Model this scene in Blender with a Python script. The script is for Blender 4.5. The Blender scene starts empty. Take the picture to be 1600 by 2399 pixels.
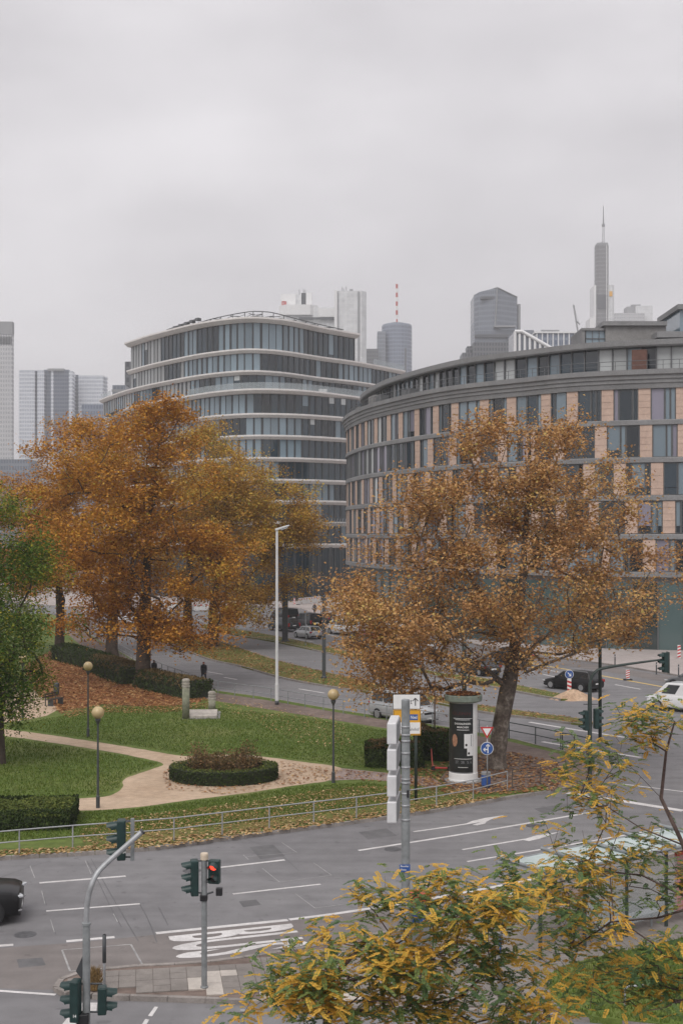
import bpy, bmesh, math, random
import numpy as np
from mathutils import Vector, Matrix

# ------------------------------------------------------------------ scene, camera, light
SC = bpy.context.scene
COL = SC.collection
F, CX, HV, H = 3000.0, 800.0, 1250.0, 12.0      # surveyed from the photograph: focal length, horizon, eye height

cam = bpy.data.cameras.new("camera")
cam.lens = 45.0
cam.sensor_width = 36.0
cam.sensor_fit = 'AUTO'
cam.shift_y = 50.5 / 2399.0
cam.clip_end = 12000
cam.clip_start = 0.1
camo = bpy.data.objects.new("camera", cam)
camo.location = (0, 0, H)
camo.rotation_euler = (math.radians(90), 0, 0)
COL.objects.link(camo)
SC.camera = camo

SUN_EL, SUN_AZ = math.radians(52), math.radians(200)   # high, veiled sun behind the left shoulder
world = bpy.data.worlds.new("World")
SC.world = world
world.use_nodes = True
wn, wl = world.node_tree.nodes, world.node_tree.links
wn.clear()
w_out = wn.new("ShaderNodeOutputWorld")
w_bg = wn.new("ShaderNodeBackground")
w_bg.inputs["Strength"].default_value = 0.1
sky = wn.new("ShaderNodeTexSky")
sky.sky_type = 'NISHITA'
sky.sun_disc = False
sky.sun_elevation = SUN_EL
sky.sun_rotation = SUN_AZ
sky.air_density = 1.0
sky.dust_density = 3.0
tc = wn.new("ShaderNodeTexCoord")
mp = wn.new("ShaderNodeMapping")
mp.inputs["Scale"].default_value = (1.0, 1.0, 2.3)
nz = wn.new("ShaderNodeTexNoise")
nz.inputs["Scale"].default_value = 2.1
nz.inputs["Detail"].default_value = 5.0
nz.inputs["Roughness"].default_value = 0.5
cr = wn.new("ShaderNodeValToRGB")
cr.color_ramp.elements[0].position = 0.30
cr.color_ramp.elements[0].color = (4.2, 4.04, 4.22, 1)
cr.color_ramp.elements[1].position = 0.68
cr.color_ramp.elements[1].color = (7.3, 7.08, 7.28, 1)
mx = wn.new("ShaderNodeMixRGB")
mx.inputs[0].default_value = 0.965
wl.new(tc.outputs["Generated"], mp.inputs["Vector"])
wl.new(mp.outputs["Vector"], nz.inputs["Vector"])
wl.new(nz.outputs["Fac"], cr.inputs["Fac"])
wl.new(sky.outputs["Color"], mx.inputs[1])
# an overcast sky is a little brighter overhead than at the horizon
sx = wn.new("ShaderNodeSeparateXYZ")
wl.new(tc.outputs["Generated"], sx.inputs[0])
mr = wn.new("ShaderNodeMapRange")
mr.inputs["From Min"].default_value = 0.0
mr.inputs["From Max"].default_value = 0.6
mr.inputs["To Min"].default_value = 0.84
mr.inputs["To Max"].default_value = 1.14
wl.new(sx.outputs["Z"], mr.inputs["Value"])
gr = wn.new("ShaderNodeMixRGB")
gr.blend_type = 'MULTIPLY'
gr.inputs[0].default_value = 1.0
wl.new(cr.outputs["Color"], gr.inputs[1])
wl.new(mr.outputs["Result"], gr.inputs[2])
wl.new(gr.outputs["Color"], mx.inputs[2])
wl.new(mx.outputs["Color"], w_bg.inputs["Color"])
wl.new(w_bg.outputs["Background"], w_out.inputs["Surface"])

sun = bpy.data.lights.new("sun", 'SUN')
sun.energy = 1.5
sun.angle = math.radians(38)
sun.color = (1.0, 0.97, 0.93)
suno = bpy.data.objects.new("sun", sun)
sd = Vector((math.sin(SUN_AZ) * math.cos(SUN_EL), math.cos(SUN_AZ) * math.cos(SUN_EL), math.sin(SUN_EL)))
suno.rotation_euler = sd.to_track_quat('Z', 'Y').to_euler()
suno.location = (0, -40, 120)
COL.objects.link(suno)

vs = SC.view_settings
vs.view_transform = 'Standard'
vs.look = 'None'
vs.exposure = 0.36
vs.gamma = 1.0
vs.use_curve_mapping = False
SC.render.engine = 'CYCLES'
SC.cycles.use_denoising = True
SC.cycles.max_bounces = 6
SC.cycles.diffuse_bounces = 3
SC.cycles.glossy_bounces = 3
SC.cycles.transmission_bounces = 4
SC.cycles.transparent_max_bounces = 6
SC.cycles.volume_bounces = 2
SC.cycles.caustics_reflective = False
SC.cycles.caustics_refractive = False

# ------------------------------------------------------------------ helpers
R = random.Random(11)
NP = np.random.default_rng(5)

def G(u, v, z=0.0):
    """ground point (height z) seen at photograph position u, v"""
    Y = (H - z) * F / (v - HV)
    return Vector(((u - CX) / F * Y, Y, z))

def P(u, v, Y):
    """point at distance Y seen at photograph position u, v"""
    return Vector(((u - CX) / F * Y, Y, H - (v - HV) / F * Y))

def tag(o, label=None, cat=None, group=None, kind=None):
    if label: o["label"] = label
    if cat: o["category"] = cat
    if group: o["group"] = group
    if kind: o["kind"] = kind
    return o

def thing(name, label, cat, loc=(0, 0, 0), rz=0.0, group=None):
    o = bpy.data.objects.new(name, None)
    o.empty_display_size = 0.3
    o.location = loc
    o.rotation_euler = (0, 0, rz)
    COL.objects.link(o)
    return tag(o, label, cat, group)

def link_mesh(name, me, parent=None, loc=(0, 0, 0), rz=0.0, scale=(1, 1, 1)):
    o = bpy.data.objects.new(name, me)
    COL.objects.link(o)
    o.parent = parent
    o.location = loc
    o.rotation_euler = (0, 0, rz)
    o.scale = scale
    return o

class MB:
    def __init__(s):
        s.v, s.f, s.m, s.s = [], [], [], []
    def add(s, verts, faces, mat=0, smooth=False):
        b = len(s.v)
        s.v.extend([tuple(p) for p in verts])
        for f in faces:
            s.f.append(tuple(i + b for i in f)); s.m.append(mat); s.s.append(smooth)
        return s
    def box(s, c, size, rz=0.0, mat=0, M=None):
        hx, hy, hz = size[0] / 2, size[1] / 2, size[2] / 2
        vs_ = [Vector((x * hx, y * hy, z * hz)) for z in (-1, 1) for y in (-1, 1) for x in (-1, 1)]
        Rm = M if M is not None else Matrix.Rotation(rz, 3, 'Z')
        vs_ = [Rm @ p + Vector(c) for p in vs_]
        return s.add(vs_, [(0, 2, 3, 1), (4, 5, 7, 6), (0, 1, 5, 4), (2, 6, 7, 3), (0, 4, 6, 2), (1, 3, 7, 5)], mat)
    def tube(s, pts, r, n=8, mat=0, smooth=True, cap=True):
        pts = [Vector(p) for p in pts]
        k = len(pts)
        rs = list(r) if hasattr(r, '__len__') else [r] * k
        vs_, fs = [], []
        prev = None
        for i in range(k):
            d = (pts[min(i + 1, k - 1)] - pts[max(i - 1, 0)])
            if d.length < 1e-9: d = Vector((0, 0, 1))
            d.normalize()
            if prev is None:
                a = Vector((1, 0, 0)) if abs(d.x) < 0.9 else Vector((0, 1, 0))
                x = (a - d * a.dot(d)).normalized()
            else:
                x = prev - d * prev.dot(d)
                x = x.normalized() if x.length > 1e-6 else Vector((1, 0, 0))
            prev = x
            y = d.cross(x)
            for j in range(n):
                t = 2 * math.pi * j / n
                vs_.append(pts[i] + (x * math.cos(t) + y * math.sin(t)) * rs[i])
        for i in range(k - 1):
            for j in range(n):
                a, b = i * n + j, i * n + (j + 1) % n
                fs.append((a, b, b + n, a + n))
        s.add(vs_, fs, mat, smooth)
        if cap:
            s.add(vs_[:n], [tuple(range(n))[::-1]], mat)
            s.add(vs_[-n:], [tuple(range(n))], mat)
        return s
    def lathe(s, prof, n=24, c=(0, 0, 0), mat=0, smooth=True, split=True):
        if split and len(prof) > 2:
            for i in range(len(prof) - 1):
                ring = [[(c[0] + r * math.cos(2 * math.pi * j / n), c[1] + r * math.sin(2 * math.pi * j / n), c[2] + z) for j in range(n)] for (r, z) in prof[i:i + 2]]
                s.add(ring[0] + ring[1], [(j, (j + 1) % n, (j + 1) % n + n, j + n) for j in range(n)], mat, smooth)
                if i == 0: s.add(ring[0], [tuple(range(n))[::-1]], mat)
                if i == len(prof) - 2: s.add(ring[1], [tuple(range(n))], mat)
            return s
        vs_, fs = [], []
        for (r, z) in prof:
            for j in range(n):
                t = 2 * math.pi * j / n
                vs_.append((c[0] + r * math.cos(t), c[1] + r * math.sin(t), c[2] + z))
        for i in range(len(prof) - 1):
            for j in range(n):
                a, b = i * n + j, i * n + (j + 1) % n
                fs.append((a, b, b + n, a + n))
        fs.append(tuple(range(n))[::-1])
        k = (len(prof) - 1) * n
        fs.append(tuple(range(k, k + n)))
        return s.add(vs_, fs, mat, smooth)
    def prism(s, poly, z0, z1, mat=0, top=None):
        n = len(poly)
        area = sum(poly[i][0] * poly[(i + 1) % n][1] - poly[(i + 1) % n][0] * poly[i][1] for i in range(n))
        if area < 0: poly = poly[::-1]
        vs_ = [(p[0], p[1], z0) for p in poly] + [(p[0], p[1], z1) for p in poly]
        fs = [(i, (i + 1) % n, n + (i + 1) % n, n + i) for i in range(n)] + [tuple(range(n))[::-1]]
        s.add(vs_, fs, mat)
        s.add(vs_[n:], [tuple(range(n))], mat if top is None else top)
        return s
    def sheet(s, poly, z, mat=0):
        n = len(poly)
        area = sum(poly[i][0] * poly[(i + 1) % n][1] - poly[(i + 1) % n][0] * poly[i][1] for i in range(n))
        if area < 0: poly = poly[::-1]
        return s.add([(p[0], p[1], z) for p in poly], [tuple(range(n))], mat)
    def mesh(s, name, mats):
        me = bpy.data.meshes.new(name)
        me.from_pydata(s.v, [], s.f)
        for m in (mats if isinstance(mats, (list, tuple)) else [mats]): me.materials.append(m)
        me.polygons.foreach_set("material_index", s.m)
        me.polygons.foreach_set("use_smooth", s.s)
        me.update()
        return me
    def build(s, name, mats, parent=None, loc=(0, 0, 0), rz=0.0, bevel=0.0, seg=2):
        o = link_mesh(name, s.mesh(name, mats), parent, loc, rz)
        if bevel:
            b = o.modifiers.new("bevel", 'BEVEL')
            b.width = bevel; b.segments = seg; b.limit_method = 'ANGLE'; b.angle_limit = math.radians(35)
        return o

def quads_mesh(name, V, rnd, mat, nv=4, idx=None):
    """many small faces at once: V (n, nv, 3), rnd (n,) kept as the face attribute 'rnd'"""
    n = V.shape[0]
    me = bpy.data.meshes.new(name)
    me.vertices.add(n * nv)
    me.vertices.foreach_set("co", V.reshape(-1).astype(np.float32))
    me.loops.add(n * nv)
    me.loops.foreach_set("vertex_index", np.arange(n * nv, dtype=np.int32))
    me.polygons.add(n)
    me.polygons.foreach_set("loop_start", np.arange(0, n * nv, nv, dtype=np.int32))
    me.polygons.foreach_set("loop_total", np.full(n, nv, dtype=np.int32))
    me.materials.append(mat)
    me.update(calc_edges=True)
    a = me.attributes.new("rnd", 'FLOAT', 'FACE')
    a.data.foreach_set("value", rnd.astype(np.float32))
    return me

def unit(v):
    return v / (np.linalg.norm(v, axis=-1, keepdims=True) + 1e-9)

def leaf_quads(C, size, aspect=0.75, up=0.35, rng=NP, fold=0.25, flat=None):
    """kite-shaped leaves with centre C, random lie"""
    n = len(C)
    nrm = rng.normal(size=(n, 3)); nrm[:, 2] = np.abs(nrm[:, 2]) + up
    if flat is not None: nrm[:, :2] *= flat
    nrm = unit(nrm)
    a = unit(np.cross(nrm, rng.normal(size=(n, 3))))
    b = np.cross(nrm, a)
    s = (size * rng.uniform(0.5, 1.5, n))[:, None]
    V = np.empty((n, 4, 3))
    V[:, 0] = C - a * s * 0.5
    V[:, 1] = C + b * s * 0.5 * aspect - a * s * 0.05 + nrm * s * fold * 0.5
    V[:, 2] = C + a * s * 0.5
    V[:, 3] = C - b * s * 0.5 * aspect - a * s * 0.05 + nrm * s * fold * 0.5
    return V

def inside(poly, X, Y):
    poly = np.array([(p[0], p[1]) for p in poly])
    c = np.zeros(len(X), bool)
    j = len(poly) - 1
    for i in range(len(poly)):
        xi, yi = poly[i]; xj, yj = poly[j]
        t = ((yi > Y) != (yj > Y)) & (X < (xj - xi) * (Y - yi) / (yj - yi + 1e-12) + xi)
        c ^= t
        j = i
    return c

def scatter(poly, n, rng=NP):
    p = np.array([(q[0], q[1]) for q in poly])
    lo, hi = p.min(0), p.max(0)
    out = np.zeros((0, 2))
    while len(out) < n:
        q = rng.uniform(lo, hi, (max(n, 1000), 2))
        out = np.vstack([out, q[inside(poly, q[:, 0], q[:, 1])]])
    return out[:n]

def spline(pts, n=None, step=None):
    """Catmull-Rom through 2-D/3-D points, resampled evenly"""
    p = [Vector(q) for q in pts]
    p = [p[0] * 2 - p[1]] + p + [p[-1] * 2 - p[-2]]
    out = []
    for i in range(1, len(p) - 2):
        for k in range(24):
            t = k / 24
            out.append(0.5 * ((2 * p[i]) + (p[i + 1] - p[i - 1]) * t + (2 * p[i - 1] - 5 * p[i] + 4 * p[i + 1] - p[i + 2]) * t * t
                       + (3 * p[i] - p[i - 1] - 3 * p[i + 1] + p[i + 2]) * t ** 3))
    out.append(p[-2])
    L = [0.0]
    for i in range(1, len(out)): L.append(L[-1] + (out[i] - out[i - 1]).length)
    if n is None: n = max(2, int(round(L[-1] / step)) + 1)
    res = []
    j = 0
    for k in range(n):
        d = L[-1] * k / (n - 1)
        while j < len(L) - 2 and L[j + 1] < d: j += 1
        t = (d - L[j]) / max(1e-9, L[j + 1] - L[j])
        res.append(out[j].lerp(out[j + 1], min(1, t)))
    return res

def offset(path, d):
    """shift a 2-D path to its right-hand side by d"""
    out = []
    n = len(path)
    for i in range(n):
        t = (Vector(path[min(i + 1, n - 1)]) - Vector(path[max(i - 1, 0)])).to_2d().normalized()
        out.append(Vector((path[i][0] + t.y * d, path[i][1] - t.x * d)))
    return out

# ------------------------------------------------------------------ materials
def nodes_of(name):
    m = bpy.data.materials.new(name)
    m.use_nodes = True
    nt = m.node_tree
    return m, nt.nodes, nt.links, nt.nodes["Principled BSDF"]

def coords(N, L, space='world'):
    if space == 'world':
        g = N.new("ShaderNodeNewGeometry"); return g.outputs["Position"]
    t = N.new("ShaderNodeTexCoord"); return t.outputs["Object"]

def noise(N, L, vec, scale, detail=4, rough=0.55):
    n = N.new("ShaderNodeTexNoise")
    n.inputs["Scale"].default_value = scale
    n.inputs["Detail"].default_value = detail
    n.inputs["Roughness"].default_value = rough
    L.new(vec, n.inputs["Vector"])
    return n.outputs["Fac"]

def ramp(N, L, fac, stops):
    r = N.new("ShaderNodeValToRGB")
    e = r.color_ramp.elements
    while len(e) < len(stops): e.new(0.5)
    for k, (p, c) in enumerate(stops):
        e[k].position = p
        e[k].color = (c[0], c[1], c[2], 1)
    L.new(fac, r.inputs["Fac"])
    return r.outputs["Color"]

def mixc(N, L, fac, a, b, mode='MIX'):
    m = N.new("ShaderNodeMixRGB")
    m.blend_type = mode
    for k, x in ((0, fac), (1, a), (2, b)):
        if isinstance(x, (int, float)): m.inputs[k].default_value = x
        elif isinstance(x, tuple): m.inputs[k].default_value = (x[0], x[1], x[2], 1)
        else: L.new(x, m.inputs[k])
    return m.outputs["Color"]

def bump(N, L, B, h, strength, dist=0.02):
    b = N.new("ShaderNodeBump")
    b.inputs["Strength"].default_value = strength
    b.inputs["Distance"].default_value = dist
    L.new(h, b.inputs["Height"])
    L.new(b.outputs["Normal"], B.inputs["Normal"])

def plain(name, c, rough=0.6, metal=0.0, var=0.15, scale=3.0, bmp=0.0, spec=0.5, coat=0.0):
    m, N, L, B = nodes_of(name)
    v = coords(N, L)
    n1 = noise(N, L, v, scale)
    lo = tuple(x * (1 - var) for x in c); hi = tuple(min(1, x * (1 + var)) for x in c)
    L.new(ramp(N, L, n1, [(0.3, lo), (0.7, hi)]), B.inputs["Base Color"])
    B.inputs["Roughness"].default_value = rough
    B.inputs["Metallic"].default_value = metal
    B.inputs["Specular IOR Level"].default_value = spec
    if coat:
        B.inputs["Coat Weight"].default_value = coat
        B.inputs["Coat Roughness"].default_value = 0.05
    if bmp: bump(N, L, B, noise(N, L, v, scale * 12), bmp)
    return m

def mottled(name, stops, s1=0.35, s2=9.0, rough=0.9, bmp=0.3, fine=(0.75, 1.25), fs=60.0, spec=0.3):
    """large patches from stops, multiplied by a fine grain"""
    m, N, L, B = nodes_of(name)
    v = coords(N, L)
    base = ramp(N, L, noise(N, L, v, s1, 5), stops)
    mid = ramp(N, L, noise(N, L, v, s2, 4), [(0.3, (fine[0],) * 3), (0.7, (fine[1],) * 3)])
    fin = ramp(N, L, noise(N, L, v, fs, 3), [(0.3, (0.82,) * 3), (0.7, (1.18,) * 3)])
    c = mixc(N, L, 1.0, mixc(N, L, 1.0, base, mid, 'MULTIPLY'), fin, 'MULTIPLY')
    L.new(c, B.inputs["Base Color"])
    B.inputs["Roughness"].default_value = rough
    B.inputs["Specular IOR Level"].default_value = spec
    if bmp: bump(N, L, B, noise(N, L, v, fs * 0.7, 3), bmp, 0.01)
    return m

def leafmat(name, stops, trans=0.22, rough=0.6):
    m, N, L, B = nodes_of(name)
    a = N.new("ShaderNodeAttribute"); a.attribute_name = "rnd"
    c = ramp(N, L, a.outputs["Fac"], stops)
    L.new(c, B.inputs["Base Color"])
    B.inputs["Roughness"].default_value = rough
    B.inputs["Specular IOR Level"].default_value = 0.1
    t = N.new("ShaderNodeBsdfTranslucent")
    L.new(c, t.inputs["Color"])
    mxs = N.new("ShaderNodeMixShader")
    mxs.inputs[0].default_value = trans
    L.new(B.outputs["BSDF"], mxs.inputs[1])
    L.new(t.outputs["BSDF"], mxs.inputs[2])
    L.new(mxs.outputs["Shader"], N["Material Output"].inputs["Surface"])
    return m

def glassmat(name, c, rough=0.06, spec=0.9, rv=0.25, metal=0.0):
    """window glass: dark interior colour, slightly different from pane to pane, glossy"""
    m, N, L, B = nodes_of(name)
    oi = N.new("ShaderNodeObjectInfo")
    lo = tuple(x * (1 - rv) for x in c); hi = tuple(x * (1 + rv) for x in c)
    L.new(ramp(N, L, oi.outputs["Random"], [(0, lo), (1, hi)]), B.inputs["Base Color"])
    B.inputs["Roughness"].default_value = rough
    B.inputs["Specular IOR Level"].default_value = 0.5
    B.inputs["IOR"].default_value = 1.75
    B.inputs["Metallic"].default_value = metal
    v = coords(N, L)
    bump(N, L, B, noise(N, L, v, 0.7, 2), 0.05, 0.05)
    return m

def facade(name, wall, glass, dx, dz, fx, fz, rough=0.5, grough=0.15, wvar=0.03, metal=0.0):
    """window grid of a far facade, laid along each vertical face by its own tangent"""
    m, N, L, B = nodes_of(name)
    g = N.new("ShaderNodeNewGeometry")
    cr_ = N.new("ShaderNodeVectorMath"); cr_.operation = 'CROSS_PRODUCT'
    cr_.inputs[0].default_value = (0, 0, 1)
    L.new(g.outputs["True Normal"], cr_.inputs[1])
    dt = N.new("ShaderNodeVectorMath"); dt.operation = 'DOT_PRODUCT'
    L.new(cr_.outputs[0], dt.inputs[0]); L.new(g.outputs["Position"], dt.inputs[1])
    sp = N.new("ShaderNodeSeparateXYZ"); L.new(g.outputs["Position"], sp.inputs[0])
    def cell(val, d, f):
        a = N.new("ShaderNodeMath"); a.operation = 'DIVIDE'; L.new(val, a.inputs[0]); a.inputs[1].default_value = d
        b = N.new("ShaderNodeMath"); b.operation = 'FRACT'; L.new(a.outputs[0], b.inputs[0])
        c = N.new("ShaderNodeMath"); c.operation = 'LESS_THAN'; L.new(b.outputs[0], c.inputs[0]); c.inputs[1].default_value = f
        return c.outputs[0]
    k = N.new("ShaderNodeMath"); k.operation = 'MULTIPLY'
    L.new(cell(dt.outputs["Value"], dx, fx), k.inputs[0]); L.new(cell(sp.outputs["Z"], dz, fz), k.inputs[1])
    wc = ramp(N, L, noise(N, L, g.outputs["Position"], 0.06, 3), [(0.3, tuple(x * (1 - wvar) for x in wall)), (0.7, tuple(x * (1 + wvar) for x in wall))])
    gc = ramp(N, L, noise(N, L, g.outputs["Position"], 0.25, 3), [(0.35, tuple(x * 0.88 for x in glass)), (0.65, tuple(x * 1.12 for x in glass))])
    L.new(mixc(N, L, k.outputs[0], wc, gc), B.inputs["Base Color"])
    rr = N.new("ShaderNodeMath"); rr.operation = 'MULTIPLY_ADD'
    L.new(k.outputs[0], rr.inputs[0]); rr.inputs[1].default_value = grough - rough; rr.inputs[2].default_value = rough
    L.new(rr.outputs[0], B.inputs["Roughness"])
    B.inputs["Metallic"].default_value = metal
    return m

M = {}
def asphalt_mat(name, stops, ang):
    m = mottled(name, stops, 0.11, 1.3, 0.85, 0.25, (0.9, 1.1), 45)
    N, L = m.node_tree.nodes, m.node_tree.links
    B = N["Principled BSDF"]
    src = B.inputs["Base Color"].links[0].from_socket
    g = N.new("ShaderNodeNewGeometry")
    mp_ = N.new("ShaderNodeMapping")
    mp_.inputs["Rotation"].default_value = (0, 0, -ang)
    mp_.inputs["Scale"].default_value = (.05, 1.15, 1)
    L.new(g.outputs["Position"], mp_.inputs["Vector"])
    st = ramp(N, L, noise(N, L, mp_.outputs["Vector"], 1.0, 3, .5), [(.32, (.87,) * 3), (.5, (1.0,) * 3), (.7, (1.07,) * 3)])
    sp = ramp(N, L, noise(N, L, g.outputs["Position"], 2.3, 2, .4), [(.26, (.78,) * 3), (.34, (1.0,) * 3)])
    L.new(mixc(N, L, 1.0, mixc(N, L, 1.0, src, st, 'MULTIPLY'), sp, 'MULTIPLY'), B.inputs["Base Color"])
    return m
M['asphalt'] = asphalt_mat('asphalt', [(0.3, (0.165, 0.16, 0.165)), (0.55, (0.2, 0.195, 0.199)), (0.75, (0.225, 0.22, 0.222))], math.radians(12))
M['asphalt_old'] = asphalt_mat('asphalt_old', [(0.3, (0.17, 0.152, 0.145)), (0.7, (0.215, 0.194, 0.185))], math.radians(14))
M['ground'] = mottled('ground', [(0.3, (0.12, 0.12, 0.11)), (0.7, (0.2, 0.19, 0.18))], 0.02, 0.3, 0.95, 0)
M['paint'] = mottled('paint', [(0.3, (0.5, 0.48, 0.47)), (0.6, (0.66, 0.64, 0.63))], 0.9, 7, 0.7, 0.1, (0.86, 1.08), 40)
M['paint_worn'] = mottled('paint_worn', [(0.3, (0.24, 0.235, 0.235)), (0.7, (0.42, 0.41, 0.4))], 2.5, 11, 0.8, 0.1, (0.8, 1.15), 40)
M['paint_yellow'] = mottled('paint_yellow', [(0.3, (0.62, 0.43, 0.12)), (0.7, (0.72, 0.52, 0.2))], 1.2, 7, 0.7, 0.1, (0.8, 1.1), 40)
M['seal'] = plain('seal', (0.085, 0.085, 0.09), 0.6, 0, 0.3, 6)
M['lawn'] = mottled('lawn', [(0.28, (0.07, 0.112, 0.016)), (0.45, (0.096, 0.14, 0.025)), (0.6, (0.13, 0.162, 0.04)), (0.75, (0.18, 0.18, 0.058))], 0.16, 2.6, 0.95, 0.6, (0.72, 1.22), 30)
M['verge'] = mottled('verge', [(0.3, (0.085, 0.115, 0.022)), (0.5, (0.125, 0.135, 0.03)), (0.7, (0.19, 0.14, 0.045))], 0.35, 3.5, 0.95, 0.6, (0.7, 1.25), 30)
M['litter'] = mottled('litter', [(0.3, (0.15, 0.06, 0.025)), (0.5, (0.25, 0.1, 0.04)), (0.7, (0.33, 0.15, 0.06))], 0.5, 4, 0.95, 0.6, (0.6, 1.3), 25)
M['gravel'] = mottled('gravel', [(0.3, (0.4, 0.29, 0.2)), (0.7, (0.53, 0.405, 0.295))], 0.4, 3, 0.95, 0.3, (0.86, 1.12), 40)
M['brick_path'] = mottled('brick_path', [(0.3, (0.27, 0.21, 0.19)), (0.7, (0.36, 0.28, 0.25))], 0.5, 5, 0.9, 0.2, (0.85, 1.15), 30)
M['earth'] = mottled('earth', [(0.3, (0.13, 0.095, 0.08)), (0.7, (0.22, 0.17, 0.145))], 0.4, 3, 0.95, 0.3, (0.8, 1.2), 30)
M['pave'] = mottled('pave', [(0.3, (0.25, 0.225, 0.21)), (0.7, (0.33, 0.3, 0.28))], 0.4, 4, 0.9, 0.15, (0.88, 1.12), 40)
M['plaza'] = mottled('plaza', [(0.3, (0.34, 0.3, 0.285)), (0.7, (0.44, 0.39, 0.37))], 0.15, 2, 0.9, 0.15, (0.9, 1.1), 20)
M['kerb'] = mottled('kerb', [(0.3, (0.2, 0.18, 0.165)), (0.7, (0.32, 0.29, 0.27))], 1.2, 6, 0.9, 0.2, (0.85, 1.15), 40)
M['sand'] = mottled('sand', [(0.3, (0.4, 0.27, 0.18)), (0.7, (0.5, 0.36, 0.25))], 1.2, 6, 0.95, 0.3)
M['bark_dark'] = mottled('bark_dark', [(0.3, (0.045, 0.034, 0.028)), (0.7, (0.1, 0.075, 0.06))], 1.6, 8, 0.95, 0.6)
M['bark_plane'] = mottled('bark_plane', [(0.35, (0.075, 0.058, 0.047)), (0.55, (0.14, 0.115, 0.095)), (0.72, (0.3, 0.27, 0.23))], 2.0, 8, 0.9, 0.5)
M['bark_twig'] = mottled('bark_twig', [(0.3, (0.075, 0.05, 0.045)), (0.7, (0.16, 0.115, 0.1))], 2.5, 10, 0.9, 0.4)
M['leaf_rust'] = leafmat('leaf_rust', [(0.0, (0.23, 0.09, 0.022)), (0.28, (0.42, 0.18, 0.032)), (0.55, (0.53, 0.255, 0.042)), (0.8, (0.56, 0.32, 0.048)), (1.0, (0.38, 0.3, 0.05))])
M['leaf_gold'] = leafmat('leaf_gold', [(0.0, (0.25, 0.12, 0.03)), (0.3, (0.43, 0.23, 0.045)), (0.6, (0.52, 0.32, 0.058)), (0.8, (0.5, 0.37, 0.065)), (1.0, (0.32, 0.31, 0.065))])
M['leaf_brown'] = leafmat('leaf_brown', [(0.0, (0.32, 0.165, 0.075)), (0.3, (0.47, 0.255, 0.105)), (0.6, (0.54, 0.325, 0.135)), (0.85, (0.57, 0.385, 0.13)), (1.0, (0.52, 0.41, 0.13))])
M['leaf_green'] = leafmat('leaf_green', [(0.0, (0.045, 0.1, 0.022)), (0.45, (0.1, 0.175, 0.03)), (0.7, (0.22, 0.25, 0.035)), (1.0, (0.46, 0.37, 0.04))])
M['leaf_fore'] = leafmat('leaf_fore', [(0.0, (0.1, 0.175, 0.08)), (0.3, (0.2, 0.27, 0.09)), (0.48, (0.42, 0.4, 0.09)), (0.7, (0.66, 0.46, 0.09)), (1.0, (0.78, 0.46, 0.09))], 0.4)
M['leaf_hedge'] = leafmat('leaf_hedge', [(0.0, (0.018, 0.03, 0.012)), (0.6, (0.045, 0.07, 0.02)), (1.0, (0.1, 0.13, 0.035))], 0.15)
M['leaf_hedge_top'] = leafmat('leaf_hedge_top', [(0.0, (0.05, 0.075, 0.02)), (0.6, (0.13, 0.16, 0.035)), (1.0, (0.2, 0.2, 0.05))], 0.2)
M['leaf_shrub'] = leafmat('leaf_shrub', [(0.0, (0.08, 0.07, 0.03)), (0.5, (0.18, 0.125, 0.055)), (1.0, (0.3, 0.17, 0.085))], 0.25)
M['leaf_litter'] = leafmat('leaf_litter', [(0.0, (0.14, 0.055, 0.025)), (0.4, (0.29, 0.125, 0.05)), (0.75, (0.43, 0.23, 0.09)), (1.0, (0.55, 0.38, 0.19))], 0.1)
M['leaf_verge'] = leafmat('leaf_verge', [(0.0, (0.26, 0.14, 0.055)), (0.5, (0.42, 0.26, 0.11)), (1.0, (0.6, 0.45, 0.25))], 0.1)
M['grass_blade'] = leafmat('grass_blade', [(0.0, (0.062, 0.108, 0.016)), (0.6, (0.115, 0.165, 0.026)), (1.0, (0.19, 0.21, 0.055))], 0.2)
M['hedge_core'] = plain('hedge_core', (0.02, 0.025, 0.014), 0.95, 0, 0.4, 5)
M['galv'] = plain('galv', (0.36, 0.37, 0.38), 0.5, 0.35, 0.15, 6)
M['grey_pole'] = plain('grey_pole', (0.25, 0.265, 0.27), 0.5, 0.2, 0.2, 5)
M['pole_dark'] = plain('pole_dark', (0.06, 0.065, 0.07), 0.55, 0.1, 0.2, 5)
M['green_dark'] = plain('green_dark', (0.035, 0.05, 0.045), 0.55, 0.1, 0.25, 5)
M['rust_fence'] = plain('rust_fence', (0.09, 0.07, 0.06), 0.7, 0.1, 0.3, 7)
M['lamp_white'] = plain('lamp_white', (0.66, 0.66, 0.67), 0.45, 0.1, 0.08, 3)
M['signal_green'] = plain('signal_green', (0.012, 0.036, 0.034), 0.42, 0, 0.2, 6)
M['signal_lens'] = plain('signal_lens', (0.02, 0.02, 0.02), 0.2, 0, 0.2, 6)
M['black'] = plain('black', (0.014, 0.014, 0.016), 0.45, 0, 0.2, 5)
M['rubber'] = plain('rubber', (0.018, 0.018, 0.02), 0.85, 0, 0.2, 9)
M['white'] = plain('white', (0.76, 0.76, 0.75), 0.5, 0, 0.05, 3)
M['cream'] = plain('cream', (0.62, 0.52, 0.4), 0.5, 0, 0.1, 6)
M['sign_yellow'] = plain('sign_yellow', (0.72, 0.36, 0.02), 0.45, 0, 0.06, 3)
M['sign_blue'] = plain('sign_blue', (0.03, 0.09, 0.3), 0.4, 0, 0.08, 3)
M['sign_red'] = plain('sign_red', (0.5, 0.03, 0.03), 0.4, 0, 0.1, 3)
M['poster'] = plain('poster', (0.016, 0.018, 0.018), 0.35, 0, 0.3, 3)
M['poster_red'] = plain('poster_red', (0.07, 0.012, 0.012), 0.4, 0, 0.5, 9)
M['skin'] = plain('skin', (0.36, 0.18, 0.11), 0.6, 0, 0.35, 11)
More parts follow.
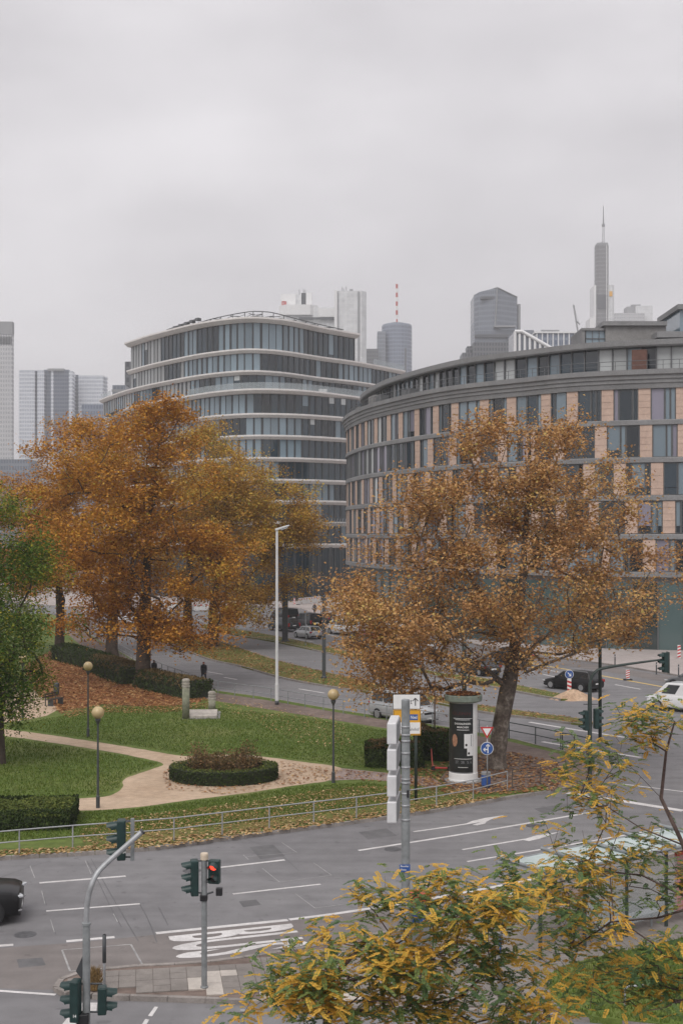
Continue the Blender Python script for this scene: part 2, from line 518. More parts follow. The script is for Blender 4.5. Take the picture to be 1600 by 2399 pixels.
M['verdigris'] = plain('verdigris', (0.2, 0.24, 0.2), 0.7, 0, 0.25, 4)
M['stone'] = mottled('stone', [(0.3, (0.36, 0.33, 0.29)), (0.7, (0.47, 0.43, 0.39))], 0.8, 5, 0.9, 0.2)
M['stone_moss'] = mottled('stone_moss', [(0.3, (0.19, 0.2, 0.14)), (0.7, (0.29, 0.28, 0.22))], 0.8, 5, 0.9, 0.2)
M['concrete'] = mottled('concrete', [(0.3, (0.21, 0.205, 0.2)), (0.7, (0.27, 0.265, 0.26))], 0.25, 2, 0.85, 0.1, (0.9, 1.1), 12)
M['coping'] = mottled('coping', [(0.3, (0.185, 0.185, 0.188)), (0.7, (0.245, 0.245, 0.248))], 0.2, 1.5, 0.6, 0.1, (0.92, 1.08), 12)
M['sandstone'] = mottled('sandstone', [(0.3, (0.48, 0.35, 0.285)), (0.7, (0.57, 0.425, 0.345))], 0.6, 3, 0.9, 0.15, (0.92, 1.08), 20)
M['frame_grey'] = plain('frame_grey', (0.12, 0.125, 0.13), 0.45, 0.2, 0.1, 1)
M['slab_beige'] = mottled('slab_beige', [(0.3, (0.66, 0.63, 0.61)), (0.7, (0.74, 0.71, 0.69))], 0.1, 1.0, 0.7, 0.05, (0.95, 1.05), 10)
M['glass_dark'] = glassmat('glass_dark', (0.012, 0.025, 0.036), 0.05, 0.75, .6)
M['glass_blue'] = glassmat('glass_blue', (0.17, 0.225, 0.265), 0.08, 0.8)
M['glass_pale'] = glassmat('glass_pale', (0.4, 0.42, 0.42), 0.18, 0.6)
M['glass_mauve'] = glassmat('glass_mauve', (0.24, 0.225, 0.285), 0.12, 0.7)
M['louver'] = glassmat('louver', (0.27, 0.28, 0.285), 0.35, 0.5)
M['mullion'] = plain('mullion', (0.06, 0.065, 0.07), 0.4, 0.3, 0.1, 1)
M['rail_glass'] = plain('rail_glass', (0.45, 0.5, 0.52), 0.1, 0, 0.05, 1)
M['rail_glass'].node_tree.nodes["Principled BSDF"].inputs["Alpha"].default_value = 0.35
M['shelter_glass'] = plain('shelter_glass', (0.5, 0.58, 0.57), 0.3, 0, 0.12, 2)
M['lens_amber'] = plain('lens_amber', (0.5, 0.2, 0.03), 0.3)
M['tail'] = plain('tail', (0.35, 0.015, 0.015), 0.25)
M['headlamp'] = plain('headlamp', (0.6, 0.62, 0.64), 0.12, 0.2)
M['rim'] = plain('rim', (0.4, 0.4, 0.41), 0.35, 0.7)
M['car_glass'] = plain('car_glass', (0.02, 0.024, 0.026), 0.06, 0, 0.1, 2, 0, 0.7)
for k, c in {'black': (0.01, 0.01, 0.012), 'silver': (0.42, 0.43, 0.44), 'white': (0.72, 0.72, 0.72), 'grey': (0.12, 0.125, 0.13), 'red': (0.3, 0.03, 0.03), 'anthracite': (0.03, 0.033, 0.037)}.items():
    M['car_' + k] = plain('car_' + k, tuple(x * (.5 if k == 'black' else 1) for x in c), 0.38 if k == 'black' else 0.32, 0.3 if k in ('silver', 'grey', 'anthracite') else 0.0, 0.06, 1, 0, 0.3 if k == 'black' else 0.5, 0.25 if k == 'black' else 0.7)
M['globe'] = plain('globe', (0.5, 0.38, 0.2), 0.25, 0, 0.15, 2)
M['banner_red'] = plain('banner_red', (0.55, 0.1, 0.06), 0.6)
M['hoard_red'] = plain('hoard_red', (0.55, 0.12, 0.1), 0.6)
M['cloth_dark'] = plain('cloth_dark', (0.025, 0.027, 0.034), 0.9, 0, 0.2, 8)
M['cloth_blue'] = plain('cloth_blue', (0.04, 0.05, 0.075), 0.9, 0, 0.2, 8)
M['hair_red'] = plain('hair_red', (0.2, 0.03, 0.025), 0.9, 0, 0.2, 8)

# ------------------------------------------------------------------ ground, road, islands
def structure(name, mb, mats, parent=None):
    o = mb.build(name, mats, parent)
    if parent is None: tag(o, kind="structure")
    return o

structure('ground', MB().sheet([(-2900, -300), (2900, -300), (2900, 3000), (-2900, 3000)], -0.3), M['ground'])
road = structure('road', MB().prism([(-140, -60), (140, -60), (140, 330), (-140, 330)], -0.25, 0.0), M['asphalt'])

def pts(lst, z=0.0):
    return [G(u, v, z) for (u, v) in lst]

KZ = 0.12
# the park with its kerb lines
park_front = [(-900, 2078), (-300, 2040), (0, 2016), (180, 2006), (357, 1993), (510, 1972), (650, 1954), (800, 1935), (958, 1913), (1090, 1892), (1198, 1872), (1300, 1857), (1350, 1845), (1385, 1830), (1402, 1812), (1398, 1795)]
park_back = [(1338, 1769), (1260, 1750), (1195, 1734), (1000, 1699), (765, 1662), (622, 1637), (505, 1620), (437, 1599), (340, 1560), (285, 1530), (225, 1496), (180, 1467), (120, 1440)]
def rounded(lst, step):
    return [Vector((q.x, q.y, 0)) for q in spline([Vector((p.x, p.y)) for p in pts(lst)], step=step)]
park_poly = rounded(park_front, 1.0) + rounded(park_back, 1.6) + [Vector((-75, 200, 0)), Vector((-75, 60, 0))]
structure('park_lawn', MB().prism(park_poly, -0.2, KZ), M['lawn'])

def kerb(path, name='kerb', h=KZ + 0.015, w=0.16, step=1.0, side=-1):
    """a line of kerb stones; each stone is a piece of its own"""
    root = thing(name, None, None)
    root["kind"] = "structure"
    p = spline([Vector((q[0], q[1])) for q in path], step=step)
    me = MB().box((0, 0, 0), (0.985, 1, 1)).mesh('kerb_stone', M['kerb'])
    for i in range(len(p) - 1):
        a, b = p[i], p[i + 1]
        d = b - a
        c = (a + b) / 2
        nx, ny = d.y / d.length, -d.x / d.length
        hh = h + 0.14 + R.uniform(-0.006, 0.006)
        link_mesh('kerb_stone', me, root, (c.x + nx * side * w * 0.4, c.y + ny * side * w * 0.4, h - hh / 2), math.atan2(d.y, d.x), (d.length, w, hh))
    return root

kerb(pts(park_front))
kerb(pts(park_back[:-1]), step=1.6)

# paths, dirt and leaf-covered ground in the park: thin sheets on the lawn
path_poly = pts([(-160, 1690), (15, 1709), (102, 1720), (255, 1743), (357, 1760), (425, 1771), (470, 1772), (560, 1768), (640, 1776), (714, 1786), (800, 1800),
                 (770, 1829), (714, 1837), (577, 1858), (434, 1876), (306, 1893), (176, 1899), (160, 1885), (173, 1873), (255, 1865), (286, 1847), (291, 1827), (327, 1812), (378, 1795),
                 (380, 1788), (332, 1776), (255, 1761), (122, 1740), (15, 1725), (-160, 1706)], KZ)
def smooth(poly, amp=.0, step=.35):
    q = spline([Vector((p[0], p[1])) for p in poly] + [Vector((poly[0][0], poly[0][1]))], step=step)[:-1]
    if amp:
        for k in range(len(q)): q[k] = q[k] + Vector((math.sin(k * 1.7) + math.sin(k * .61 + 1), math.cos(k * 1.3) + math.sin(k * .83))) * amp * R.uniform(.2, .7)
    return q
structure('gravel_path', MB().sheet(smooth(path_poly, .035), KZ + 0.004), M['gravel'])
structure('brick_path', MB().sheet(pts([(800, 1800), (925, 1813), (1010, 1822), (1035, 1835), (1020, 1846), (925, 1832), (860, 1826), (770, 1829)], KZ), KZ + 0.005), M['brick_path'])
structure('gravel_seat_area', MB().sheet(pts([(62, 1600), (92, 1628), (122, 1643), (138, 1662), (110, 1677), (61, 1687), (27, 1692), (-160, 1700), (-220, 1600)], KZ), KZ + 0.004), M['gravel'])
structure('pavement_along_road', MB().sheet(pts([(1390, 1800), (1338, 1773), (1195, 1738), (1000, 1702), (765, 1665), (622, 1640), (505, 1623), (437, 1602), (340, 1563), (285, 1533), (225, 1499), (180, 1470),
                                            (150, 1478), (190, 1512), (250, 1548), (310, 1580), (400, 1620), (510, 1643), (640, 1664), (800, 1690), (900, 1706), (1000, 1722), (1090, 1740), (1180, 1765), (1240, 1800), (1290, 1852), (1350, 1843), (1384, 1826), (1399, 1810)], KZ), KZ + 0.004), M['earth'])
litter_poly = pts([(60, 1560), (110, 1530), (150, 1515), (200, 1520), (250, 1552), (310, 1584), (400, 1622), (470, 1638), (420, 1652), (330, 1655), (250, 1650), (180, 1660), (140, 1668), (122, 1643), (92, 1628), (70, 1600)], KZ)
structure('leaf_covered_ground', MB().sheet(smooth(litter_poly, .25, .5), KZ + 0.008), M['litter'])
structure('tree_pit', MB().sheet(pts([(1060, 1790), (1120, 1770), (1200, 1768), (1290, 1790), (1300, 1830), (1220, 1852), (1130, 1858), (1060, 1850), (1030, 1825)], KZ), KZ + 0.009), M['earth'])
front_verge = pts([(200, 1985), (408, 1966), (631, 1938), (835, 1912), (1022, 1885), (1108, 1868), (1105, 1842), (1020, 1852), (860, 1842), (714, 1858), (577, 1880), (434, 1898), (306, 1915), (190, 1945)], KZ)
structure('verge', MB().sheet(smooth(front_verge, .12, .5), KZ + 0.006), M['verge'])

# medians
medB = pts([(370, 1490), (400, 1510), (482, 1544), (560, 1562), (648, 1587), (713, 1601), (800, 1615), (989, 1643), (1115, 1669), (1250, 1686), (1355, 1700), (1385, 1702),
            (1388, 1695), (1355, 1687), (1115, 1653), (984, 1624), (850, 1597), (756, 1575), (649, 1549), (560, 1519), (480, 1493), (430, 1478), (380, 1478)])
medA = pts([(470, 1470), (560, 1491), (649, 1506), (756, 1529), (900, 1560), (1031, 1589), (1180, 1617), (1313, 1642), (1330, 1642), (1328, 1631), (1214, 1608), (1115, 1588), (1031, 1579), (900, 1549), (756, 1515), (672, 1497), (593, 1482), (480, 1464)])
structure('median_strip', MB().prism(medB, -0.2, KZ), M['verge'])
structure('median_strip', MB().prism(medA, -0.2, KZ), M['verge'])
kerb(medB[1:12], step=1.6)
kerb(medB[13:22], step=1.6, side=-1)
kerb(medA[1:8], step=1.8)
kerb(medA[9:17], step=1.8)

# far pavement in front of the curved building
plaza_poly = [G(742, 1440), G(870, 1462), G(1000, 1488), G(1110, 1510), G(1223, 1532), G(1440, 1560), G(1600, 1586), G(1800, 1612), Vector((120, 108, 0)), Vector((120, 320, 0)), Vector((-110, 320, 0)), Vector((-80, 245, 0)), G(200, 1425), G(560, 1418), G(700, 1425)]
structure('plaza', MB().prism(plaza_poly, -0.2, KZ), M['plaza'])
kerb(plaza_poly[:8], step=2.0, side=1)
# asphalt cycle strip beside it
structure('cycle_strip', MB().sheet([G(1110, 1513), G(1223, 1535), G(1440, 1564), G(1600, 1590), G(1600, 1606), G(1440, 1577), G(1223, 1545), G(1110, 1522)], 0.006), M['asphalt_old'])

# near pavement with slabs
isl_top = [(139, 2319), (152, 2303), (185, 2290), (240, 2281), (319, 2273), (465, 2265), (630, 2244), (800, 2214), (1000, 2172), (1200, 2120), (1400, 2062), (1600, 2000), (1800, 1930)]
isl_bot = [(1800, 2440), (1350, 2388), (950, 2368), (700, 2358), (510, 2348), (340, 2342), (240, 2339), (165, 2333), (143, 2327)]
near_poly = rounded(isl_top, .5) + rounded(isl_bot, .5)
pavement = structure('pavement', MB().prism(near_poly, -0.2, KZ - 0.03), M['earth'])
kerb(pts(isl_top[3:]), step=1.0, h=KZ - 0.005)
kerb(pts(isl_bot), step=1.0, h=KZ + 0.01)
kerb(pts([(165, 2334), (143, 2328), (138, 2319), (151, 2303), (185, 2290), (235, 2282)]), step=0.55, h=KZ)
light_polys = [pts(q, KZ) for q in ([(472, 2274), (548, 2274), (527, 2305), (450, 2305)], [(459, 2300), (514, 2302), (508, 2322), (448, 2322)], [(405, 2316), (900, 2334), (885, 2362), (384, 2339)])]
M['slab'] = mottled('slab', [(0.3, (0.195, 0.175, 0.16)), (0.7, (0.265, 0.24, 0.22))], 0.5, 3, 0.9, 0.15, (0.88, 1.12), 40)
M['slab_light'] = mottled('slab_light', [(0.3, (0.44, 0.4, 0.36)), (0.7, (0.53, 0.48, 0.43))], 0.7, 4, 0.9, 0.3, (0.9, 1.1), 40)
slab_me = [MB().box((0, 0, 0), (0.44, 0.44, 0.06)).mesh('paving_slab', M['slab']), MB().box((0, 0, 0), (0.44, 0.44, 0.06)).mesh('paving_slab', M['slab_light'])]
ang = math.radians(9)
ca, sa = math.cos(ang), math.sin(ang)
cells = []
for i in range(-30, 60):
    for j in range(-10, 14):
        lx, ly = i * 0.45, j * 0.45
        cells.append((lx * ca - ly * sa - 1.5, lx * sa + ly * ca + 33.5))
cells = np.array(cells)
ok = np.ones(len(cells), bool)
shr = [Vector((p.x, p.y)) for p in near_poly]
for dx, dy in ((-.2, -.2), (.2, -.2), (-.2, .2), (.2, .2), (0, .38), (0, -.38)):
    ok &= inside(shr, cells[:, 0] + dx, cells[:, 1] + dy)
cells = cells[ok]
lights = np.zeros(len(cells), bool)
for q in light_polys: lights |= inside(q, cells[:, 0], cells[:, 1])
vis = np.argsort(np.abs(cells[:, 0] + 1.0))[:300]
for k in vis:
    x, y = cells[k]
    o = link_mesh('paving_slab', slab_me[int(lights[k])], pavement, (x, y, KZ - 0.03 + R.uniform(-0.004, 0.004)), ang)
    o.rotation_euler = (R.uniform(-.006, .006), R.uniform(-.006, .006), ang)
rest = MB()
for k in np.argsort(np.abs(cells[:, 0] + 1.0))[300:]:
    x, y = cells[k]
    rest.box((x, y, KZ - 0.03), (0.44, 0.44, 0.06), ang)
tag(rest.build('paving_slab_field', M['slab'], pavement), kind='stuff')
# grass plot at the bus stop
plot_poly = pts([(1285, 2285), (1330, 2262), (1420, 2240), (1620, 2195), (1760, 2180), (1780, 2425), (1335, 2380), (1290, 2340)], KZ)
structure('grass_plot', MB().prism(plot_poly, 0.0, KZ + 0.035), M['lawn'])

# ------------------------------------------------------------------ painted markings (children of the road)
def marking(name, path, w, mat='paint', z=0.005):
    p = [Vector((q.x, q.y)) for q in pts(path)]
    if len(p) > 2: p = spline(p, step=0.8)
    a, b = offset(p, w / 2), offset(p, -w / 2)
    mb = MB()
    for i in range(len(p) - 1):
        mb.add([(a[i].x, a[i].y, z), (a[i + 1].x, a[i + 1].y, z), (b[i + 1].x, b[i + 1].y, z), (b[i].x, b[i].y, z)], [(0, 1, 2, 3)])
    o = mb.build(name, M[mat], road)
    return o

for q, w in (([(93, 2069), (295, 2053)], .17), ([(505, 2034), (667, 2015)], .17), ([(109, 2135), (328, 2118)], .13), ([(546, 2095), (751, 2072)], .13), ([(156, 2206), (269, 2196)], .2), ([(-160, 2229), (32, 2214)], .2),
             ([(-300, 2104), (-90, 2086)], .17), ([(-300, 2170), (-80, 2152)], .13)):
    marking('lane_dash', q, w)
for q, w in (([(840, 1993), (1100, 1952), (1387, 1903)], .17), ([(1094, 2019), (1319, 1982), (1560, 1940)], .13), ([(366, 2187), (674, 2156)], .22), ([(678, 2155), (800, 2139), (1000, 2107), (1240, 2062), (1420, 2020)], .2),
             ([(968, 1949), (1040, 1939), (1120, 1926)], .14), ([(1083, 1991), (1160, 1978), (1232, 1966)], .14), ([(-260, 2301), (0, 2322), (131, 2331)], .13),
             ([(1329, 1858), (1450, 1876), (1600, 1900)], .42), ([(1440, 1835), (1520, 1845), (1640, 1860)], .13)):
    marking('lane_line', q, w)
# thin loop-detector cuts and repaired cracks
for q in ([(146, 2226), (307, 2213), (335, 2262), (165, 2276), (146, 2226)],):
    for i in range(4): marking('loop_outline', [q[i], q[i + 1]], .055, 'paint_worn')
for q in ([(615, 2035), (655, 2067), (777, 2051), (735, 2022)], [(692, 2094), (738, 2128), (860, 2112)], [(570, 2003), (582, 2014)], [(660, 1974), (696, 1998)], [(575, 2008), (690, 1998)], [(71, 2029), (82, 2057)], [(98, 2087), (106, 2118)], [(119, 2155), (128, 2184)], [(200, 2016), (214, 2048)], [(266, 2141), (276, 2160)]):
    for i in range(len(q) - 1): marking('loop_outline', [q[i], q[i + 1]], .03, 'paint_worn')
for q in ([(214, 2012), (240, 2060), (280, 2130), (325, 2206)], [(205, 2018), (232, 2068), (262, 2130), (285, 2172)], [(328, 2118), (350, 2160), (368, 2208)], [(372, 2125), (385, 2150), (394, 2168)], [(119, 2155), (132, 2190)], [(100, 2092), (110, 2122)], [(-40, 2072), (40, 2042), (100, 2022)], [(0, 2250), (-120, 2262)], [(560, 1962), (640, 1990), (700, 2040)]):
    marking('crack_seal', q, .022, 'seal', 0.003)
# brownish bus lane surface, repair patches and drain covers
up_ = spline([Vector((p.x, p.y)) for p in pts([(-700, 2290), (-300, 2256), (0, 2222), (150, 2211), (280, 2199), (366, 2190), (676, 2158), (800, 2141), (1000, 2109), (1240, 2064), (1440, 2020)])], n=70)
lo_ = spline([Vector((p.x, p.y)) for p in pts([(-700, 2330), (-260, 2299), (0, 2316), (136, 2318), (175, 2296), (319, 2272), (465, 2264), (630, 2243), (800, 2213), (1000, 2171), (1200, 2119), (1400, 2061)])], n=70)
mb = MB()
for k in range(69): mb.add([(q.x, q.y, .002) for q in (lo_[k], lo_[k + 1], up_[k + 1], up_[k])], [(0, 1, 2, 3)])
mb.build('bus_lane_surface', M['asphalt_old'], road)
M['patch'] = mottled('patch', [(0.3, (0.11, 0.108, 0.11)), (0.7, (0.15, 0.147, 0.15))], 0.5, 2, 0.9, 0.25, (0.9, 1.1), 45)
for q in ([(40, 2248), (100, 2244), (108, 2262), (45, 2268)], [(585, 1985), (640, 1979), (668, 2006), (610, 2013)], [(840, 1950), (905, 1941), (930, 1958), (862, 1967)], [(1250, 1895), (1330, 1882), (1350, 1892), (1272, 1906)], [(560, 2172 - 60), (600, 2108), (612, 2120), (570, 2126)], [(900, 1668), (960, 1678), (972, 1690), (905, 1679)]):
    flat_ = MB().sheet(pts(q), 0.0025).build('repair_patch', M['patch'], road)
for (u, v) in ((450, 2040), (920, 1990), (60, 2190), (1250, 1935)):
    p = G(u, v)
    n = 18
    MB().lathe([(.33, 0), (.33, .006), (.3, .007)], n, (p.x, p.y, 0)).build('manhole_cover', M['seal'], road)
# direction arrows
def flat(name, poly, mat='paint', z=0.006, parent=None):
    return MB().sheet(pts(poly), z).build(name, M[mat], parent or road)
flat('turn_arrow', [(1082, 1934), (1105, 1924), (1135, 1917), (1182, 1910), (1150, 1920), (1140, 1925), (1136, 1930), (1118, 1934), (1106, 1933), (1128, 1926)])
flat('straight_arrow', [(1222, 1968), (1255, 1958), (1312, 1949), (1262, 1966), (1238, 1971)])
flat('lane_dash', [(363, 2359), (371, 2360), (357, 2382), (347, 2381)])
flat('lane_dash', [(341, 2388), (350, 2390), (333, 2420), (322, 2418)])
flat('crossing_bar', [(190, 2350), (229, 2350), (226, 2372), (188, 2372)])
flat('crossing_bar', [(160, 2384), (186, 2380), (170, 2420), (130, 2420)])
# big road behind the park
for q in ([(550, 1558), (610, 1568)], [(487, 1574), (523, 1580)], [(700, 1590 + 24), (760, 1624)], [(910, 1650), (1010, 1668)], [(525, 1587), (555, 1592)]):
    marking('lane_dash', q, .2)
for q in ([(1240, 1692), (1330, 1707), (1400, 1718), (1470, 1729)], [(1270, 1738), (1330, 1748), (1420, 1762), (1500, 1775)]):
    marking('lane_line', q, .3)
for q in ([(1216, 1568), (1250, 1574)], [(1272, 1580), (1300, 1586)], [(690, 1497), (735, 1504)], [(770, 1487), (820, 1497)], [(830, 1532), (880, 1541)], [(900, 1510), (960, 1522)], [(1440, 1604), (1500, 1615)], [(1265, 1566), (1310, 1575)], [(620, 1468), (650, 1475)]):
    marking('lane_dash', q, .2)
marking('site_line', [(1100, 1527), (1235, 1553), (1330, 1569), (1412, 1584), (1506, 1601), (1600, 1618)], .3, 'paint_yellow')

def text_mesh(s, bold=0.0):
    c = bpy.data.curves.new('lettering', 'FONT')
    c.body = s
    c.offset = bold
    c.resolution_u = 4
    c.size = 1.0
    o = bpy.data.objects.new('lettering', c)
    COL.objects.link(o)
    dg = bpy.context.evaluated_depsgraph_get()
    me = o.evaluated_get(dg).to_mesh()
    v = [tuple(x.co) for x in me.vertices]
    f = [tuple(p.vertices) for p in me.polygons]
    o.evaluated_get(dg).to_mesh_clear()
    bpy.data.objects.remove(o)
    bpy.data.curves.remove(c)
    a = np.array(v)
    return a, f, a[:, :2].min(0), a[:, :2].max(0)

def lettering(s, name, origin, ex, ey, w, h, mat, parent, bold=0.0, fn=None):
    """text in the rectangle origin + [0,w] ex + [0,h] ey"""
    a, f, lo, hi = text_mesh(s, bold)
    mb = MB()
    vs_ = []
    for x, y, _ in a:
        p = Vector(origin) + Vector(ex) * ((x - lo[0]) / (hi[0] - lo[0]) * w) + Vector(ey) * ((y - lo[1]) / (hi[1] - lo[1]) * h)
        vs_.append(fn(p) if fn else p)
    mb.add(vs_, f)
    return mb.build(name, mat, parent)

o0, o1, o2 = G(391, 2195), G(686, 2164), G(416, 2250)
ey = (o1 - o0); ex = (o2 - o0)
lettering('BUS', 'bus_lane_lettering', o0 + Vector((0, 0, 0.006)), ex.normalized(), ey.normalized(), ex.length, ey.length, M['paint'], road, 0.022)
p0, p1, p2 = G(1105, 2107), G(1195, 2092), G(1123, 2128)
ey, ex = p1 - p0, p2 - p0
lettering('BUS', 'bus_lane_lettering', p0 + Vector((0, 0, 0.006)), ex.normalized(), ey.normalized(), ex.length, ey.length * 1.2, M['paint'], road, 0.022)

# ------------------------------------------------------------------ grass blades and fallen leaves
def blades(name, poly, n, hgt, wid, mat, z=KZ, label=None):
    q = scatter(poly, n)
    C = np.column_stack([q, np.full(n, z)])
    t = NP.uniform(0, 2 * np.pi, n)
    d = np.column_stack([np.cos(t), np.sin(t), np.zeros(n)]) * (wid * NP.uniform(.6, 1.4, n))[:, None]
    tip = C + np.column_stack([NP.normal(0, .03, n), NP.normal(0, .03, n), hgt * NP.uniform(.5, 1.4, n)])
    V = np.stack([C - d, C + d, tip], 1)
    me = quads_mesh(name, V, np.clip(NP.normal(.5, .25, n), 0, 1), mat, 3)
    o = link_mesh(name, me)
    return tag(o, label, 'grass', kind='stuff')

def litter(name, poly, n, size, mat, z, label):
    q = scatter(poly, n)
    C = np.column_stack([q, z + NP.uniform(0.012, 0.05, n)])
    me = quads_mesh(name, leaf_quads(C, size, 0.8, 1.0, NP, 0.2, 0.25), NP.uniform(0, 1, n), mat)
    return tag(link_mesh(name, me), label, 'leaves', kind='stuff')

lawn_in = pts([(-120, 1975), (200, 1965), (631, 1925), (1000, 1872), (860, 1840), (820, 1700), (640, 1672), (430, 1650), (250, 1655), (110, 1690), (-120, 1700)], KZ)
lw = np.array([(p.x, p.y) for p in lawn_in])
blade_q = []
blades('grass_blades', lawn_in[:4] + lawn_in[4:5] + pts([(1000, 1856), (860, 1834), (714, 1842), (577, 1863), (434, 1881), (306, 1898), (176, 1903), (-120, 1900)], KZ), 22000, .08, .022, M['grass_blade'], KZ, 'short grass on the front verge of the park')
blades('grass_blades', pts([(15, 1704), (102, 1716), (255, 1738), (434, 1768), (560, 1763), (720, 1782), (850, 1800), (905, 1806), (1000, 1790), (990, 1735), (900, 1712), (835, 1700), (640, 1672), (430, 1652), (250, 1660), (110, 1684)], KZ), 33000, .08, .025, M['grass_blade'], KZ, 'short grass on the lawn beyond the gravel path')
blades('grass_blades', pts([(-160, 1712), (15, 1730), (122, 1745), (255, 1766), (332, 1781), (374, 1790), (322, 1809), (286, 1824), (280, 1845), (250, 1862), (165, 1868), (-160, 1868)], KZ), 16000, .09, .024, M['grass_blade'], KZ, 'short grass on the small lawn inside the path fork')
blades('grass_blades', plot_poly, 7000, .1, .015, M['grass_blade'], KZ + .035, 'short grass on the plot behind the bus shelter')
litter('fallen_leaves', litter_poly, 16000, .17, M['leaf_litter'], KZ + .008, 'deep rust brown leaves fallen under the plane trees')
litter('fallen_leaves', pts([(120, 1660), (250, 1645), (330, 1650), (480, 1635), (500, 1655), (420, 1668), (330, 1674), (250, 1670), (160, 1682)], KZ), 1500, .15, M['leaf_litter'], KZ + .01, 'loose rust leaves spilling from the trees onto the lawn')
litter('fallen_leaves', front_verge, 3600, .105, M['leaf_verge'], KZ + .006, 'pale brown leaves scattered on the verge behind the silver railing')
litter('fallen_leaves', pts([(-160, 2018), (190, 1998), (408, 1983), (700, 1942), (1000, 1901), (1190, 1868), (1108, 1868), (1022, 1885), (835, 1912), (631, 1938), (408, 1964), (200, 1985), (-160, 2000)], KZ), 2400, .13, M['leaf_verge'], KZ, 'pale brown leaves along the park kerb')
litter('fallen_leaves', pts([(510, 1630), (800, 1686), (830, 1760), (700, 1740), (520, 1660), (430, 1660), (300, 1668), (180, 1672), (140, 1668), (250, 1650), (420, 1652), (480, 1640)], KZ), 1100, .12, M['leaf_verge'], KZ, 'thinly scattered leaves on the lawn near the stone posts')
litter('fallen_leaves', pts([(1060, 1785), (1120, 1765), (1200, 1763), (1300, 1785), (1330, 1820), (1300, 1852), (1190, 1862), (1060, 1862), (940, 1840), (950, 1800)], KZ), 3600, .14, M['leaf_litter'], KZ + .009, 'brown leaves around the foot of the plane tree by the advertising column')
litter('fallen_leaves', pts([(660, 1785), (800, 1803), (920, 1815), (1030, 1830), (1020, 1846), (800, 1826), (720, 1834), (600, 1853), (520, 1862), (390, 1850), (380, 1810), (420, 1790)], KZ), 1500, .12, M['leaf_litter'], KZ + .006, 'brown leaves on the gravel around the oval flower bed')
litter('fallen_leaves', medB, 7000, .15, M['leaf_litter'], KZ, 'brown leaves covering the median between the carriageways')
litter('fallen_leaves', medA, 1800, .15, M['leaf_verge'], KZ, 'scattered leaves on the narrow grass median')

